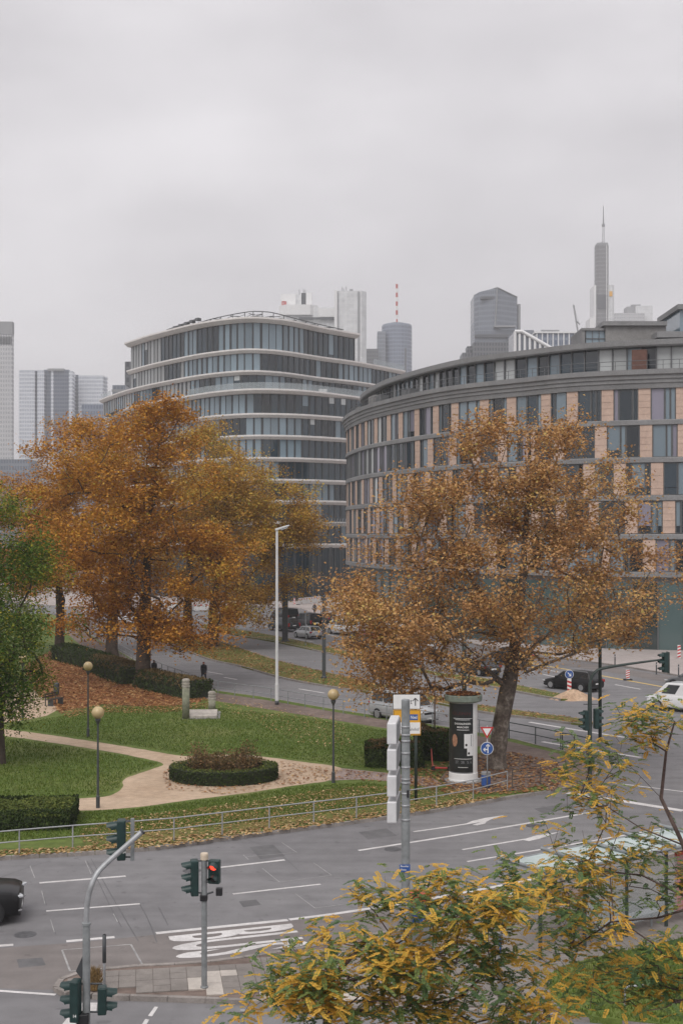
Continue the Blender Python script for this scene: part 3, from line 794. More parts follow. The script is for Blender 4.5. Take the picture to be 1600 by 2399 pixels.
# ------------------------------------------------------------------ trees
def make_tree(name, label, trunk, lobes, n_att, per, size, lmat, bmat, seed, spread=(.6, .45), sub=(), group=None, aspect=.75, r_tip=.012, zmin=1.5, shade=0.0, droop=0.0, jit=.35, pipe=.46, up=.8, pinnate=None, boughs=5.0, bsize=1.0):
    """trunk: list of (point, radius); lobes: (centre, radii); limbs grow from the trunk to every leaf cluster"""
    rng = np.random.default_rng(seed)
    rr = random.Random(seed)
    base = Vector(trunk[0][0])
    root = thing(name, label, 'tree', base, 0, group)
    nodes = [Vector(p) for p, r in trunk]
    par = [-1] + list(range(len(trunk) - 1))
    fixed = {i: trunk[i][1] for i in range(len(trunk))}
    start = 1
    for limb in sub:                                # further fixed limbs: (index of the node they leave, points)
        prev = limb[0]
        for p in limb[1]:
            nodes.append(Vector(p)); par.append(prev); prev = len(nodes) - 1
    vol = np.array([l[1][0] * l[1][1] * l[1][2] for l in lobes]) ** 0.8
    vol = vol * np.array([l[2] if len(l) > 2 else 1.0 for l in lobes])
    vol /= vol.sum()
    att, btone = [], []
    nb = max(6, int(n_att / boughs))
    bough = []
    while len(bough) < nb:                           # leaf masses hang on boughs, with gaps between them
        l = lobes[rng.choice(len(lobes), p=vol)]
        d = rng.normal(size=3); d /= np.linalg.norm(d)
        q = rng.uniform(.15, 1) ** .38
        p = np.array(l[0]) + d * q * np.array(l[1])
        if p[2] > zmin + .4: bough.append((p, min(l[1]), rng.normal(0, .1)))
    while len(att) < n_att:
        p, s_, tn = bough[rng.integers(nb)]
        k_ = bsize * rng.uniform(.6, 1.15)
        p = p + rng.normal(size=3) * np.array([k_, k_, k_ * .5])
        if p[2] > zmin: att.append(p); btone.append(tn + .1 * (p[2] - lobes[0][0][2]) / 12)
    att = np.array(att)
    top = np.array(trunk[-1][0])
    order = np.argsort(np.linalg.norm(att - np.array(trunk[min(len(trunk) - 1, 2)][0]), axis=1))
    tips = []
    low = min(2, len(trunk) - 1)
    usable = [i for i in range(len(nodes)) if i >= low]
    NA = np.array([nodes[i] for i in usable])
    for k in order:
        a = att[k]
        dv = a - NA
        dist = np.linalg.norm(dv, axis=1)
        cost = dist - 0.35 * dv[:, 2] * (dv[:, 2] < 0) * -1 * 0 + np.where(dv[:, 2] < 0, -dv[:, 2] * .6, 0)
        j = usable[int(np.argmin(cost))]
        s, e = nodes[j], Vector(a)
        L = (e - s).length
        m = max(1, int(L / .9))
        prev = j
        for q in range(1, m + 1):
            t = q / m
            p = s.lerp(e, t)
            if q < m: p += Vector((rr.uniform(-1, 1), rr.uniform(-1, 1), rr.uniform(-.6, 1))) * jit * min(.9, L / m)
            nodes.append(p); par.append(prev); prev = len(nodes) - 1
            usable.append(prev)
            NA = np.vstack([NA, np.array(p)[None]])
        tips.append(prev)
    cnt = np.zeros(len(nodes))
    for t in tips: cnt[t] += 1
    for i in range(len(nodes) - 1, 0, -1): cnt[par[i]] += cnt[i]
    rad = r_tip * np.maximum(cnt, 1) ** pipe
    for i, r in fixed.items(): rad[i] = r
    mb = MB()
    tr = MB()
    loc = [p - base for p in nodes]
    tr.tube([loc[i] for i in range(len(trunk))], [trunk[i][1] for i in range(len(trunk))], 14)
    tr.build('trunk', bmat, root)
    for i in range(len(trunk), len(nodes)):
        j = par[i]
        r0 = min(rad[j], rad[i] * 1.5)
        n = 7 if rad[i] > .08 else (5 if rad[i] > .025 else 3)
        mb.tube([loc[j], loc[i]], [r0, rad[i]], n, cap=False)
    mb.build('limbs', bmat, root)
    n = len(att) * per
    C = np.repeat(att, per, 0)
    g = rng.normal(size=(n, 3))
    C = C + g * np.array([spread[0], spread[0], spread[1]])
    if droop: C[:, 2] -= np.abs(rng.normal(0, droop, n))
    C = C - np.array(base)
    tone = np.repeat(rng.normal(0, .09, len(att)) + np.array(btone), per)
    rn = np.clip(rng.normal(.48, .2, n) + tone, 0, 1)
    if pinnate:
        V, rn = pinnate(C, rn, rng)
    else:
        V = leaf_quads(C, size, aspect, up, rng)
    me = quads_mesh('crown', V, rn, lmat)
    link_mesh('crown', me, root)
    return root

def lob(u, v, ru, rv, Y, dy=0.0, ry=None, w=1.0):
    s = Y / F
    c = P(u, v, Y)
    return ((c.x, c.y + dy, c.z), (ru * s, ry if ry else ru * s, rv * s), w)

g_ = 'plane trees along the park hedges and median'
# T1: big rust plane tree, forked trunk
Y = 101.4
b = G(335, 1607)
make_tree('plane_tree', 'largest rust brown plane tree with thick forked trunk beside the hedge', [(b, .8), (b + Vector((.0, 0, .8)), .62), (b + Vector((.1, 0, 3.6)), .55), (b + Vector((.2, 0, 6.5)), .46), (b + Vector((.3, .3, 10)), .28), (b + Vector((.6, .3, 14)), .16), (b + Vector((1.2, .3, 19)), .06)],
          [lob(345, 1075, 125, 130, Y, 0, 4.5, 1.2), lob(345, 1240, 130, 170, Y, -4.5, 2.5, 1.5), lob(120, 1180, 70, 90, Y, 2, 4, 1.2), lob(250, 1200, 150, 140, Y, -1, 5.5), lob(430, 1180, 130, 130, Y, 0, 5), lob(340, 1290, 210, 120, Y, -1, 6.5), lob(230, 1370, 120, 80, Y, 0, 5, .8), lob(450, 1350, 130, 100, Y, 0, 5, .8), lob(370, 985, 55, 45, Y, 0, 2, 3.0), lob(190, 1060, 70, 60, Y, 0, 3, 1.5), lob(290, 1450, 160, 55, Y, -1, 5, 1.6), lob(400, 1490, 120, 40, Y, -2, 4, 1.3), lob(450, 1450, 110, 60, Y, -1, 4, 1.2)],
          960, 85, .19, M['leaf_rust'], M['bark_dark'], 21, (.55, .36), [(2, [b + Vector((-1.8, 0, 5.4)), b + Vector((-4, 0, 6.8))]), (2, [b + Vector((1.5, -.3, 5.2)), b + Vector((3.2, -.3, 6.8))]), (3, [b + Vector((-1.5, -.8, 9)), b + Vector((-3, -1, 12))])], g_, zmin=2.8)
# T2
Y = 124.0
b = G(262, 1541)
make_tree('plane_tree', 'rust and orange plane tree with low leaning limb behind the hedges', [(b, .75), (b + Vector((0, 0, 1)), .6), (b + Vector((.1, 0, 4)), .5), (b + Vector((.2, 0, 8)), .36), (b + Vector((0, .3, 13)), .22), (b + Vector((-.5, .3, 18)), .09)],
          [lob(190, 1070, 90, 100, Y, 0, 5, 1.2), lob(110, 1200, 100, 110, Y, -1, 5), lob(200, 1230, 120, 130, Y, 1, 6), lob(140, 1340, 130, 90, Y, -1, 6), lob(170, 1430, 110, 50, Y, -1, 5, 1.3), lob(270, 1080, 90, 110, Y, 2, 5)],
          520, 90, .2, M['leaf_rust'], M['bark_dark'], 22, (.6, .4), [(2, [b + Vector((-1.6, -.5, 6)), b + Vector((-3.2, -.8, 7.6))])], g_, zmin=6)
# T3
Y = 128.0
b = G(140, 1532)
make_tree('plane_tree', 'rust plane tree half hidden behind the green tree', [(b, .6), (b + Vector((0, 0, 1)), .5), (b + Vector((.1, 0, 4)), .42), (b + Vector((-.2, 0, 9)), .3), (b + Vector((-.4, 0, 14)), .1)],
          [lob(90, 1190, 95, 90, Y, 0, 5), lob(40, 1270, 90, 100, Y, 0, 5), lob(120, 1330, 110, 90, Y, 0, 5), lob(60, 1390, 110, 60, Y, 0, 5, .7)],
          320, 85, .21, M['leaf_rust'], M['bark_dark'], 23, (.6, .4), (), g_, zmin=6)
# T4, T5 on the median
Y = 134.8
b = G(500, 1517)
make_tree('plane_tree', 'olive gold plane tree on the leafy median with branches hanging low over the road', [(b, .7), (b + Vector((0, 0, .9)), .55), (b + Vector((0, 0, 4)), .48), (b + Vector((.4, 0, 8)), .36), (b + Vector((1, 0, 13)), .22), (b + Vector((1.6, 0, 18)), .09)],
          [lob(560, 1130, 95, 95, Y, 0, 5, 1.2), lob(655, 1210, 85, 90, Y, 0, 5, 1.3), lob(570, 1280, 130, 100, Y, -1, 5.5), lob(665, 1310, 65, 90, Y, 0, 4, 1.3), lob(720, 1230, 25, 60, Y, 0, 2.5, 2), lob(560, 1410, 80, 90, Y, -2, 4, .9), lob(520, 1480, 70, 45, Y, -2, 3, 1.3), lob(600, 1440, 50, 70, Y, -2, 3, 1.2), lob(690, 1190, 50, 60, Y, 0, 3), lob(500, 1180, 90, 110, Y, 1, 5), lob(600, 1095, 45, 45, Y, 0, 2.5)],
          620, 95, .2, M['leaf_gold'], M['bark_dark'], 24, (.6, .4), [(2, [b + Vector((1.6, -.5, 6)), b + Vector((3.6, -.8, 7))])], g_, zmin=2.6)
Y = 146.0
b = G(440, 1498)
make_tree('plane_tree', 'gold brown plane tree on the tip of the leafy median', [(b, .7), (b + Vector((0, 0, .9)), .55), (b + Vector((0, 0, 4)), .48), (b + Vector((.3, 0, 9)), .36), (b + Vector((.6, 0, 14)), .22), (b + Vector((.6, 0, 20)), .09)],
          [lob(470, 1090, 95, 95, Y, 0, 5, 1.2), lob(420, 1180, 100, 120, Y, 0, 5), lob(520, 1230, 110, 120, Y, 0, 5), lob(440, 1320, 120, 90, Y, 0, 5), lob(440, 1420, 100, 40, Y, 0, 4, .5)],
          420, 85, .21, M['leaf_gold'], M['bark_dark'], 25, (.6, .4), (), g_, zmin=5)

# T6: plane tree by the advertising column
Y = 64.9
b = G(1163, 1806)
def q6(u, v, dy=0): return P(u, v, Y) + Vector((0, dy, 0))
make_tree('plane_tree', 'tall brown leaved plane tree leaning over the advertising column', [(b, .62), (q6(1164, 1780), .45), (q6(1172, 1700), .41), (q6(1190, 1610), .42), (q6(1200, 1560), .36), (q6(1210, 1480), .25), (q6(1222, 1380), .2), (q6(1230, 1250), .14), (q6(1240, 1100), .1), (q6(1240, 1010), .05)],
          [lob(1215, 1075, 160, 110, Y, 0, 3.2, 1.2), lob(1090, 1230, 140, 130, Y, 0, 4), lob(960, 1280, 120, 130, Y, 0, 4), lob(1300, 1200, 130, 140, Y, 0, 4), lob(1180, 1340, 200, 140, Y, -1, 5), lob(900, 1420, 110, 120, Y, 0, 3.5), lob(1020, 1470, 170, 110, Y, -1, 4.5),
           lob(1430, 1200, 100, 130, Y, 1, 3.5, .75), lob(1480, 1340, 115, 120, Y, 1, 3.5, 1.0), lob(1400, 1420, 150, 95, Y, 0, 4, 1.1), lob(1530, 1410, 60, 70, Y, 1, 2.5, .9), lob(1250, 1480, 150, 70, Y, -1, 4, .8), lob(950, 1580, 140, 50, Y, -1, 3, 1.5), lob(880, 1530, 80, 80, Y, -1, 3, 1.3), lob(840, 1450, 55, 80, Y, 0, 3, 1.2), lob(955, 1110, 40, 50, Y, 0, 1.6, 1.5), lob(1290, 1010, 50, 40, Y, 0, 1.6, 2.0), lob(1110, 1005, 50, 50, Y, 0, 1.6, 2.0), lob(1210, 1000, 70, 30, Y, 0, 1.8, 2.0)],
          1450, 54, .145, M['leaf_brown'], M['bark_plane'], 26, (.38, .26),
          [(3, [q6(1160, 1590, -.3), q6(1120, 1540, -.6), q6(1040, 1470, -.8), q6(980, 1430, -1)]), (4, [q6(1270, 1500, .3), q6(1350, 1440, .5), q6(1420, 1380, .6)]), (5, [q6(1150, 1420, .6), q6(1090, 1330, .8), q6(1040, 1270, .8)]), (5, [q6(1260, 1400, -.5), q6(1300, 1300, -.6), q6(1320, 1200, -.6)]), (3, [q6(1150, 1578, .4), q6(1090, 1550, .5), q6(1000, 1530, .5)])],
          None, zmin=3.0, r_tip=.009, bsize=.72, boughs=5)

# T7: green tree at the left edge
Y = 66.0
b = G(6, 1795)
make_tree('pagoda_tree', 'green leaved tree with yellowing hanging branches beside the gravel path', [(b, .22), (b + Vector((0, 0, .5)), .17), (b + Vector((-.1, 0, 3)), .15), (b + Vector((-.3, 0, 6)), .12), (b + Vector((-.8, 0, 9)), .08), (b + Vector((-1, 0, 12)), .04)],
          [lob(-60, 1230, 95, 90, Y, 0, 3), lob(10, 1350, 85, 100, Y, 0, 3), lob(40, 1460, 75, 90, Y, 0, 2.6), lob(-90, 1420, 120, 160, Y, 0, 3.5), lob(20, 1570, 60, 80, Y, 0, 2.2, 1.2), lob(-60, 1600, 100, 90, Y, 0, 2.6), lob(75, 1480, 45, 70, Y, 0, 1.5), lob(60, 1300, 40, 60, Y, 0, 1.5), lob(30, 1640, 50, 40, Y, 0, 1.5), lob(-20, 1170, 50, 40, Y, 0, 1.5)],
          470, 95, .15, M['leaf_green'], M['bark_dark'], 27, (.32, .3), (), None, .5, zmin=2.2, droop=.5, r_tip=.01, boughs=3.5, bsize=.75)

# foreground trees with feathered leaves, seen from above
def feather(C, rn, rng):
    """compound leaves: a row of leaflet pairs along a curved, hanging stalk"""
    n = len(C)
    k = 10
    t = rng.uniform(0, 2 * np.pi, n)
    d = np.column_stack([np.cos(t), np.sin(t), rng.uniform(-.35, .2, n)])
    d = unit(d)
    side = unit(np.cross(d, np.array([0, 0, 1.0])))
    upv = np.cross(side, d)
    Ln = rng.uniform(.17, .29, n)
    out, col = [], []
    for i in range(k):
        f = (i + .6) / k
        base = C + d * (Ln * f)[:, None] - np.array([0, 0, 1.0]) * (Ln * .22 * f * f)[:, None]
        ll = (.05 * (1 - .7 * abs(f - .4)))
        for s in (-1, 1):
            ax = unit(side * s + d * .55 - upv * rng.uniform(.0, .5, n)[:, None])
            w = unit(np.cross(ax, upv + rng.normal(0, .25, (n, 3)))) * .019
            b0 = base
            q = np.stack([b0, b0 + ax * ll * .5 + w, b0 + ax * ll, b0 + ax * ll * .5 - w], 1)
            out.append(q)
            col.append(np.clip(np.where(rn > .5, .7 + (rn - .5) * .8, .34 - (.5 - rn) * .9) + rng.normal(0, .06, n), 0, 1))
    return np.concatenate(out), np.concatenate(col)

Y = 18.5
def q8(u, v, dy=0): return P(u, v, Y + dy)
b = Vector((q8(770, 2399).x, Y, 0))
make_tree('honey_locust', 'foreground tree with yellow and green feathered leaves spreading over the near pavement', [(b, .12), (b + Vector((0, 0, 2)), .09), (Vector((q8(765, 2399).x, Y, 4.9)), .06), (q8(780, 2290), .045), (q8(860, 2200), .028)],
          [lob(680, 2330, 160, 60, Y, 0, .8, 1.2), lob(830, 2250, 160, 90, Y, -.2, .9), lob(960, 2160, 150, 120, Y, 0, .9), lob(1060, 2270, 170, 110, Y, .2, 1.0), lob(1150, 2110, 130, 80, Y, 0, .8), lob(880, 2350, 220, 60, Y, 0, .9), lob(1180, 2350, 150, 60, Y, 0, .9, .7), lob(740, 2240, 50, 50, Y, 0, .4, .6), lob(1040, 2050, 60, 30, Y, 0, .4, .7), lob(850, 2120, 50, 40, Y, 0, .4, .7)],
          400, 9, .2, M['leaf_fore'], M['bark_twig'], 31, (.13, .1), (), None, zmin=4.2, r_tip=.0028, jit=.1, pipe=.45, bsize=.22, boughs=4, pinnate=feather)
Y = 20.5
b = Vector((q8(1640, 2399).x, Y, 0))
make_tree('honey_locust', 'sparse yellowing foreground tree with bare twisted limbs beside the bus shelter', [(b, .1), (b + Vector((0, 0, 2.5)), .08), (Vector((q8(1650, 2399).x, Y, 4.6)), .06), (q8(1640, 2120), .045), (q8(1600, 1980), .036), (q8(1548, 1870), .03), (q8(1560, 1760), .021), (q8(1580, 1690), .013)],
          [lob(1440, 1720, 120, 70, Y, 0, 1.0, .9), lob(1560, 1690, 80, 60, Y, 0, 1.0, .8), lob(1380, 1820, 80, 90, Y, 0, 1.0, .55), lob(1500, 1860, 110, 90, Y, 0, 1.0, .35), lob(1390, 1960, 130, 60, Y, 0, 1.0, .9), lob(1330, 2080, 140, 90, Y, -.3, 1.0, 1.0), lob(1500, 2050, 120, 100, Y, 0, 1.0, .7), lob(1340, 2220, 150, 90, Y, 0, 1.0, .8), lob(1470, 2250, 130, 130, Y, 0, 1.0, .9), lob(1420, 2350, 170, 60, Y, -.3, 1.0, .8), lob(1320, 1700, 40, 25, Y, 0, .3, .4)],
          340, 7, .2, M['leaf_fore'], M['bark_twig'], 32, (.15, .11), [(5, [q8(1500, 1820), q8(1450, 1770)]), (4, [q8(1500, 1940), q8(1420, 1890), q8(1360, 1860)]), (3, [q8(1500, 2050), q8(1400, 2040), q8(1300, 2070)]), (3, [q8(1540, 2150), q8(1430, 2160), q8(1330, 2230)])], None, zmin=4.2, r_tip=.0028, jit=.13, pipe=.45, bsize=.24, boughs=5, pinnate=feather)

# ------------------------------------------------------------------ hedges
def hedge_mesh(name, S, N_, size, mat, core, z0, label, cat='hedge', topmat=None, tone=None):
    """S surface points, N_ normals -> leaf faces turned outward, over a dark core"""
    n = len(S)
    a = unit(np.cross(N_ + NP.normal(0, .55, (n, 3)), NP.normal(size=(n, 3))))
    b = unit(np.cross(N_ + NP.normal(0, .5, (n, 3)), a))
    s = (size * NP.uniform(.6, 1.4, n))[:, None]
    C = S + N_ * NP.normal(.0, .03, n)[:, None]
    V = np.stack([C - a * s * .5, C + b * s * .35, C + a * s * .5, C - b * s * .35], 1)
    t = np.clip(NP.normal(.4, .22, n) + (0 if tone is None else tone), 0, 1)
    root = thing(name, label, cat, (0, 0, 0))
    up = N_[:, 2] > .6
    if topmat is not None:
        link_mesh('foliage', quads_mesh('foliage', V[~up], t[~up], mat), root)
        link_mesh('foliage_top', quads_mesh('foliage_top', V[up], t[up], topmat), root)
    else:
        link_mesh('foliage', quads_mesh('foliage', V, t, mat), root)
    core.build('inner_twigs', M['hedge_core'], root)
    return root

def hedge_line(path, w, h, label, n, size=.09, topmat=None, rough=.12, name='clipped_hedge', mat='leaf_hedge'):
    p = spline([Vector((q[0], q[1])) for q in path], step=.25)
    a, c = offset(p, w / 2), offset(p, -w / 2)
    k = len(p)
    core = MB().prism([tuple(q) for q in offset(p, w / 2 - .24)] + [tuple(q) for q in offset(p, -(w / 2 - .24))][::-1], KZ - .02, KZ + h - .26)
    S, Nn = [], []
    wob = lambda x, y: rough * (math.sin(x * 1.9 + y * 1.3) * .5 + math.sin(x * 4.3 - y * 3.1) * .35)
    for _ in range(n):
        i = R.randrange(k - 1); t = R.random()
        m = p[i].lerp(p[i + 1], t)
        d = (p[i + 1] - p[i]).normalized()
        nx, ny = d.y, -d.x
        u = R.random() * (w + 2 * h)
        q = R.random()
        if u < w:
            o = u - w / 2
            S.append((m.x + nx * o, m.y + ny * o, KZ + h + wob(m.x, m.y) - rough * 2.2 * (2 * abs(o) / w) ** 3)); Nn.append((0, 0, 1))
        else:
            sd_ = 1 if u < w + h else -1
            zz = KZ + q * h
            rr_ = wob(m.x + zz * 2, m.y) - rough * 1.5 * q ** 4
            S.append((m.x + nx * sd_ * (w / 2 + rr_), m.y + ny * sd_ * (w / 2 + rr_), zz)); Nn.append((nx * sd_, ny * sd_, .15))
    for e, sg in ((0, -1), (k - 1, 1)):
        d = (p[min(e + 1, k - 1)] - p[max(e - 1, 0)]).normalized() * sg
        for _ in range(int(n * w / (k * .25 + 1) * .35)):
            o = R.uniform(-w / 2, w / 2); zz = KZ + R.random() * h
            S.append((p[e].x + d.y * o + d.x * wob(o, zz), p[e].y - d.x * o + d.y * wob(o, zz), zz)); Nn.append((d.x, d.y, .15))
    return hedge_mesh(name, np.array(S), unit(np.array(Nn)), size, M[mat], core, 0, label, topmat=topmat)

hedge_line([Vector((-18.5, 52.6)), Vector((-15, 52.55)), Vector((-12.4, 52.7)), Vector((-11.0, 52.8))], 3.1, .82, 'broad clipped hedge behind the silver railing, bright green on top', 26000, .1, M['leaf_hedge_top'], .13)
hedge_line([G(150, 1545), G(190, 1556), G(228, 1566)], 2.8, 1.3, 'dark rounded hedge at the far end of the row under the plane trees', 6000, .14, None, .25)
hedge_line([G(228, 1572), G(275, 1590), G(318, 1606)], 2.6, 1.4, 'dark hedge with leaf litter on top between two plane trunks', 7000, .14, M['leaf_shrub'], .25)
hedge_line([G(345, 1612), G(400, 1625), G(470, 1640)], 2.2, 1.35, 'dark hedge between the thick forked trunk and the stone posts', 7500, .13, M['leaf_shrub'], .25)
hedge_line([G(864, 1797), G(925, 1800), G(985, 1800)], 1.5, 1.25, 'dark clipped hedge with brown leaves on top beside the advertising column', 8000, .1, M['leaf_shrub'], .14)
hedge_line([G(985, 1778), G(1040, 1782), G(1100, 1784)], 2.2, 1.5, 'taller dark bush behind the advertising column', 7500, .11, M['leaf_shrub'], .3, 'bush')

# oval flower bed: clipped ring and brown shrubs inside
bc = Vector((-5.7, 62.15))
S, Nn = [], []
ro, ri, hh = (2.6, 2.1), (1.95, 1.45), .66
for _ in range(9000):
    t = R.uniform(0, 2 * math.pi); c, s_ = math.cos(t), math.sin(t)
    k = R.random()
    if k < .5:
        z = R.random() * hh
        S.append((bc.x + ro[0] * c, bc.y + ro[1] * s_, KZ + z)); Nn.append((c, s_, .1))
    elif k < .8:
        f = R.random()
        S.append((bc.x + (ri[0] + (ro[0] - ri[0]) * f) * c, bc.y + (ri[1] + (ro[1] - ri[1]) * f) * s_, KZ + hh + .02 * math.sin(9 * t))); Nn.append((0, 0, 1))
    else:
        z = R.random() * hh
        S.append((bc.x + ri[0] * c, bc.y + ri[1] * s_, KZ + z)); Nn.append((-c, -s_, .1))
core = MB()
for i in range(48):
    t0, t1 = 2 * math.pi * i / 48, 2 * math.pi * (i + 1) / 48
    core.prism([(bc.x + (r[0] - e) * math.cos(t), bc.y + (r[1] - e) * math.sin(t)) for r, e, t in ((ri, -.06, t0), (ro, .06, t0), (ro, .06, t1), (ri, -.06, t1))], KZ - .02, KZ + hh - .06)
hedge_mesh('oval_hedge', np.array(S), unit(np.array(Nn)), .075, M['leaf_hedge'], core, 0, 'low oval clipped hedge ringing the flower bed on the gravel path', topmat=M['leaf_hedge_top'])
root = thing('rose_shrubs', 'reddish brown bare shrubs growing inside the oval hedge', 'shrub', (bc.x, bc.y, KZ))
tw = MB(); LC = []
for _ in range(130):
    t = R.uniform(0, 6.283); r = math.sqrt(R.random())
    x, y = 1.75 * r * math.cos(t), 1.3 * r * math.sin(t)
    hgt = R.uniform(.85, 1.3) + (.4 if (x > .6 or x < -1.0) and R.random() < .5 else 0)
    e = Vector((x + R.uniform(-.25, .25), y + R.uniform(-.2, .2), hgt))
    tw.tube([(x, y, 0), e], [.014, .006], 3, cap=False)
    for _ in range(40): LC.append((x + (e.x - x) * .8 + R.gauss(0, .15), y + (e.y - y) * .8 + R.gauss(0, .15), hgt * R.uniform(.45, 1.05)))
tw.build('stems', M['bark_twig'], root)
LC = np.array(LC)
link_mesh('leaves', quads_mesh('leaves', leaf_quads(LC, .1, .7), NP.uniform(0, 1, len(LC)), M['leaf_shrub']), root)

# ------------------------------------------------------------------ buildings
def along(path):
    """arc-length sampler of an evenly resampled path: s -> (x, y, tangent angle)"""
    L = [0.0]
    for i in range(1, len(path)): L.append(L[-1] + (path[i] - path[i - 1]).length)
    def f(s):
        s = max(0, min(L[-1] - 1e-6, s))
        i = min(len(path) - 2, int(s / L[-1] * (len(path) - 1)))
        t = (s - L[i]) / (L[i + 1] - L[i])
        p = path[i].lerp(path[i + 1], t)
        d = path[i + 1] - path[i]
        return p.x, p.y, math.atan2(d.y, d.x)
    return f, L[-1]

def ribbon(path, prof, mb=None, mat=0):
    """sweep a profile of (outward, z) points along a path (outward = right-hand side)"""
    mb = mb or MB()
    n = len(path)
    rows = []
    for (o, z) in prof:
        rows.append([(q.x, q.y, z) for q in offset(path, o)])
    k = len(prof)
    vs_ = [p for r in rows for p in r]
    fs = []
    for a in range(k):
        b = (a + 1) % k
        for i in range(n - 1):
            fs.append((a * n + i, a * n + i + 1, b * n + i + 1, b * n + i))
    fs.append(tuple(a * n for a in range(k)))
    fs.append(tuple(a * n + n - 1 for a in range(k))[::-1])
    return mb.add(vs_, fs, mat)

# ---- curved office building with sandstone panels
cpts = [Vector(q) for q in ((3.2, 206), (1.3, 196), (0.9, 186), (2.6, 173), (5.5, 162), (12, 147), (20, 138), (25.5, 133.3), (34.8, 130), (46, 127.6), (62, 126))]
cp = spline(cpts, step=.8)
fpos, flen = along(cp)
cb = thing('curved_office_building', 'curved grey office building faced with pinkish sandstone panels and tall windows', 'building', (20, 150, 0))
def in_cb(o):
    o.location = o.location - Vector((20, 150, 0)); return o
back = [Vector((62, 175)), Vector((20, 215)), Vector((6, 212))]
in_cb(MB().prism([tuple(q) for q in offset(cp, -.32)] + [tuple(q) for q in back], 0, 27.2).build('wall', M['concrete'], cb))
LV = [0, 7.95, 11.85, 15.8, 19.7, 23.55, 27.2]
for i, z in enumerate(LV[1:-1]):
    in_cb(ribbon(cp, [(-.3, z - .42), (.22, z - .42), (.22, z + .02), (.14, z + .1), (-.3, z + .1)]).build('floor_band', M['coping'], cb))
in_cb(ribbon(cp, [(-.3, 26.85), (.25, 26.85), (.3, 27.2), (.3, 27.35), (.42, 27.4), (.42, 27.75), (.55, 27.8), (.55, 28.15), (.75, 28.25), (.75, 28.75), (-2.6, 28.75), (-2.6, 28.6), (-.3, 28.2)]).build('cornice', M['coping'], cb))
WW = {'wide': 1.35, 'narrow': .5}
HH = 3.32
win_me, pane_me = {}, {}
for k, w in WW.items():
    f = .07
    mb = MB()
    for (cx_, cz, sx, sz) in ((-w / 2 + f / 2, 0, f, HH), (w / 2 - f / 2, 0, f, HH), (0, HH / 2 - f / 2, w - 2 * f, f), (0, -HH / 2 + f / 2, w - 2 * f, f)):
        mb.box((cx_, 0, cz), (sx, .16, sz))
    win_me[k] = mb.mesh('window', M['frame_grey'])
    for gl in ('glass_dark', 'glass_blue', 'glass_mauve', 'glass_pale'):
        pane_me[k, gl, 1] = MB().box((0, .03, .35), (w - 2 * f - .004, .03, HH - 2 * f - .704)).box((0, .035, -HH / 2 + .4), (w - 2 * f - .004, .03, .64), 0, 1).mesh('pane', [M[gl], M['glass_dark']])
        pane_me[k, gl, 0] = MB().box((0, .03, 0), (w - 2 * f - .004, .03, HH - 2 * f - .004)).mesh('pane', M[gl])
stone_me = MB().box((0, 0, 0), (1.22, .24, HH)).mesh('stone_panel', M['sandstone'])
# courses of each panel: thin proud slabs with recessed joints
mb = MB()
for k in range(5): mb.box((0, 0, -HH / 2 + (k + .5) * HH / 5), (1.22, .24, HH / 5 - .03))
mb.box((0, .03, 0), (1.2, .16, HH - .02))
stone_me = mb.mesh('stone_panel', M['sandstone'])
RW = random.Random(3)
cells_ = []
for fl in range(1, 6):
    s = 11.0 + RW.uniform(0, 1.5)
    zc = (LV[fl] + .1 + LV[fl + 1] - .42) / 2
    k = 0
    while s < flen - 17:
        glassy = fl == 4 and s < 52
        seq = ['wide', 'narrow', 'narrow'] if glassy else RW.choice((['stone', 'wide', 'narrow', 'narrow'], ['stone', 'narrow', 'wide'], ['stone', 'narrow', 'wide', 'narrow'], ['stone', 'wide', 'narrow', 'wide'], ['stone', 'wide', 'wide', 'narrow']))
        for kind in seq:
            w = 1.22 if kind == 'stone' else WW[kind]
            cells_.append((fl, s + w / 2, zc, kind, s))
            s += w + .04
nwin = sum(1 for c in cells_ if c[3] != 'stone')
cells_.sort(key=lambda c: -c[2] - (c[1] * .05))
bulk = {g: MB() for g in ('frame_grey', 'glass_dark', 'glass_blue', 'glass_mauve', 'glass_pale', 'sandstone')}
cnt = {'stone': 0, 'win': 0}
for fl, s, zc, kind, s0 in cells_:
    x, y, a = fpos(s)
    if kind == 'stone':
        o = link_mesh('stone_panel', stone_me, cb, (x - 20, y - 150, zc), a)
        cnt['stone'] += 1
    else:
        q = RW.random()
        if s < 45: gl = 'glass_mauve' if q < .5 else ('glass_pale' if q < .65 else 'glass_dark')
        else: gl = 'glass_dark' if q < .55 else ('glass_blue' if q < .92 else 'glass_mauve')
        if cnt['win'] < 300:
            o = link_mesh('window', win_me[kind], cb, (x - 20, y - 150, zc), a)
            link_mesh('pane', pane_me[kind, gl, int(RW.random() < .22)], o)
            cnt['win'] += 1
        else:
            w = WW[kind]
            Rm = Matrix.Rotation(a, 3, 'Z')
            for (cx_, cz, sx, sz) in ((-w / 2 + .035, 0, .07, HH), (w / 2 - .035, 0, .07, HH), (0, HH / 2 - .035, w - .14, .07), (0, -HH / 2 + .035, w - .14, .07)):
                bulk['frame_grey'].box(Rm @ Vector((cx_, 0, cz)) + Vector((x - 20, y - 150, zc)), (sx, .16, sz), a)
            bulk[gl].box(Rm @ Vector((0, .03, 0)) + Vector((x - 20, y - 150, zc)), (w - .144, .03, HH - .144), a)
for g, mb in bulk.items():
    if mb.v: tag(mb.build('lower_windows', M[g], cb), kind='stuff')
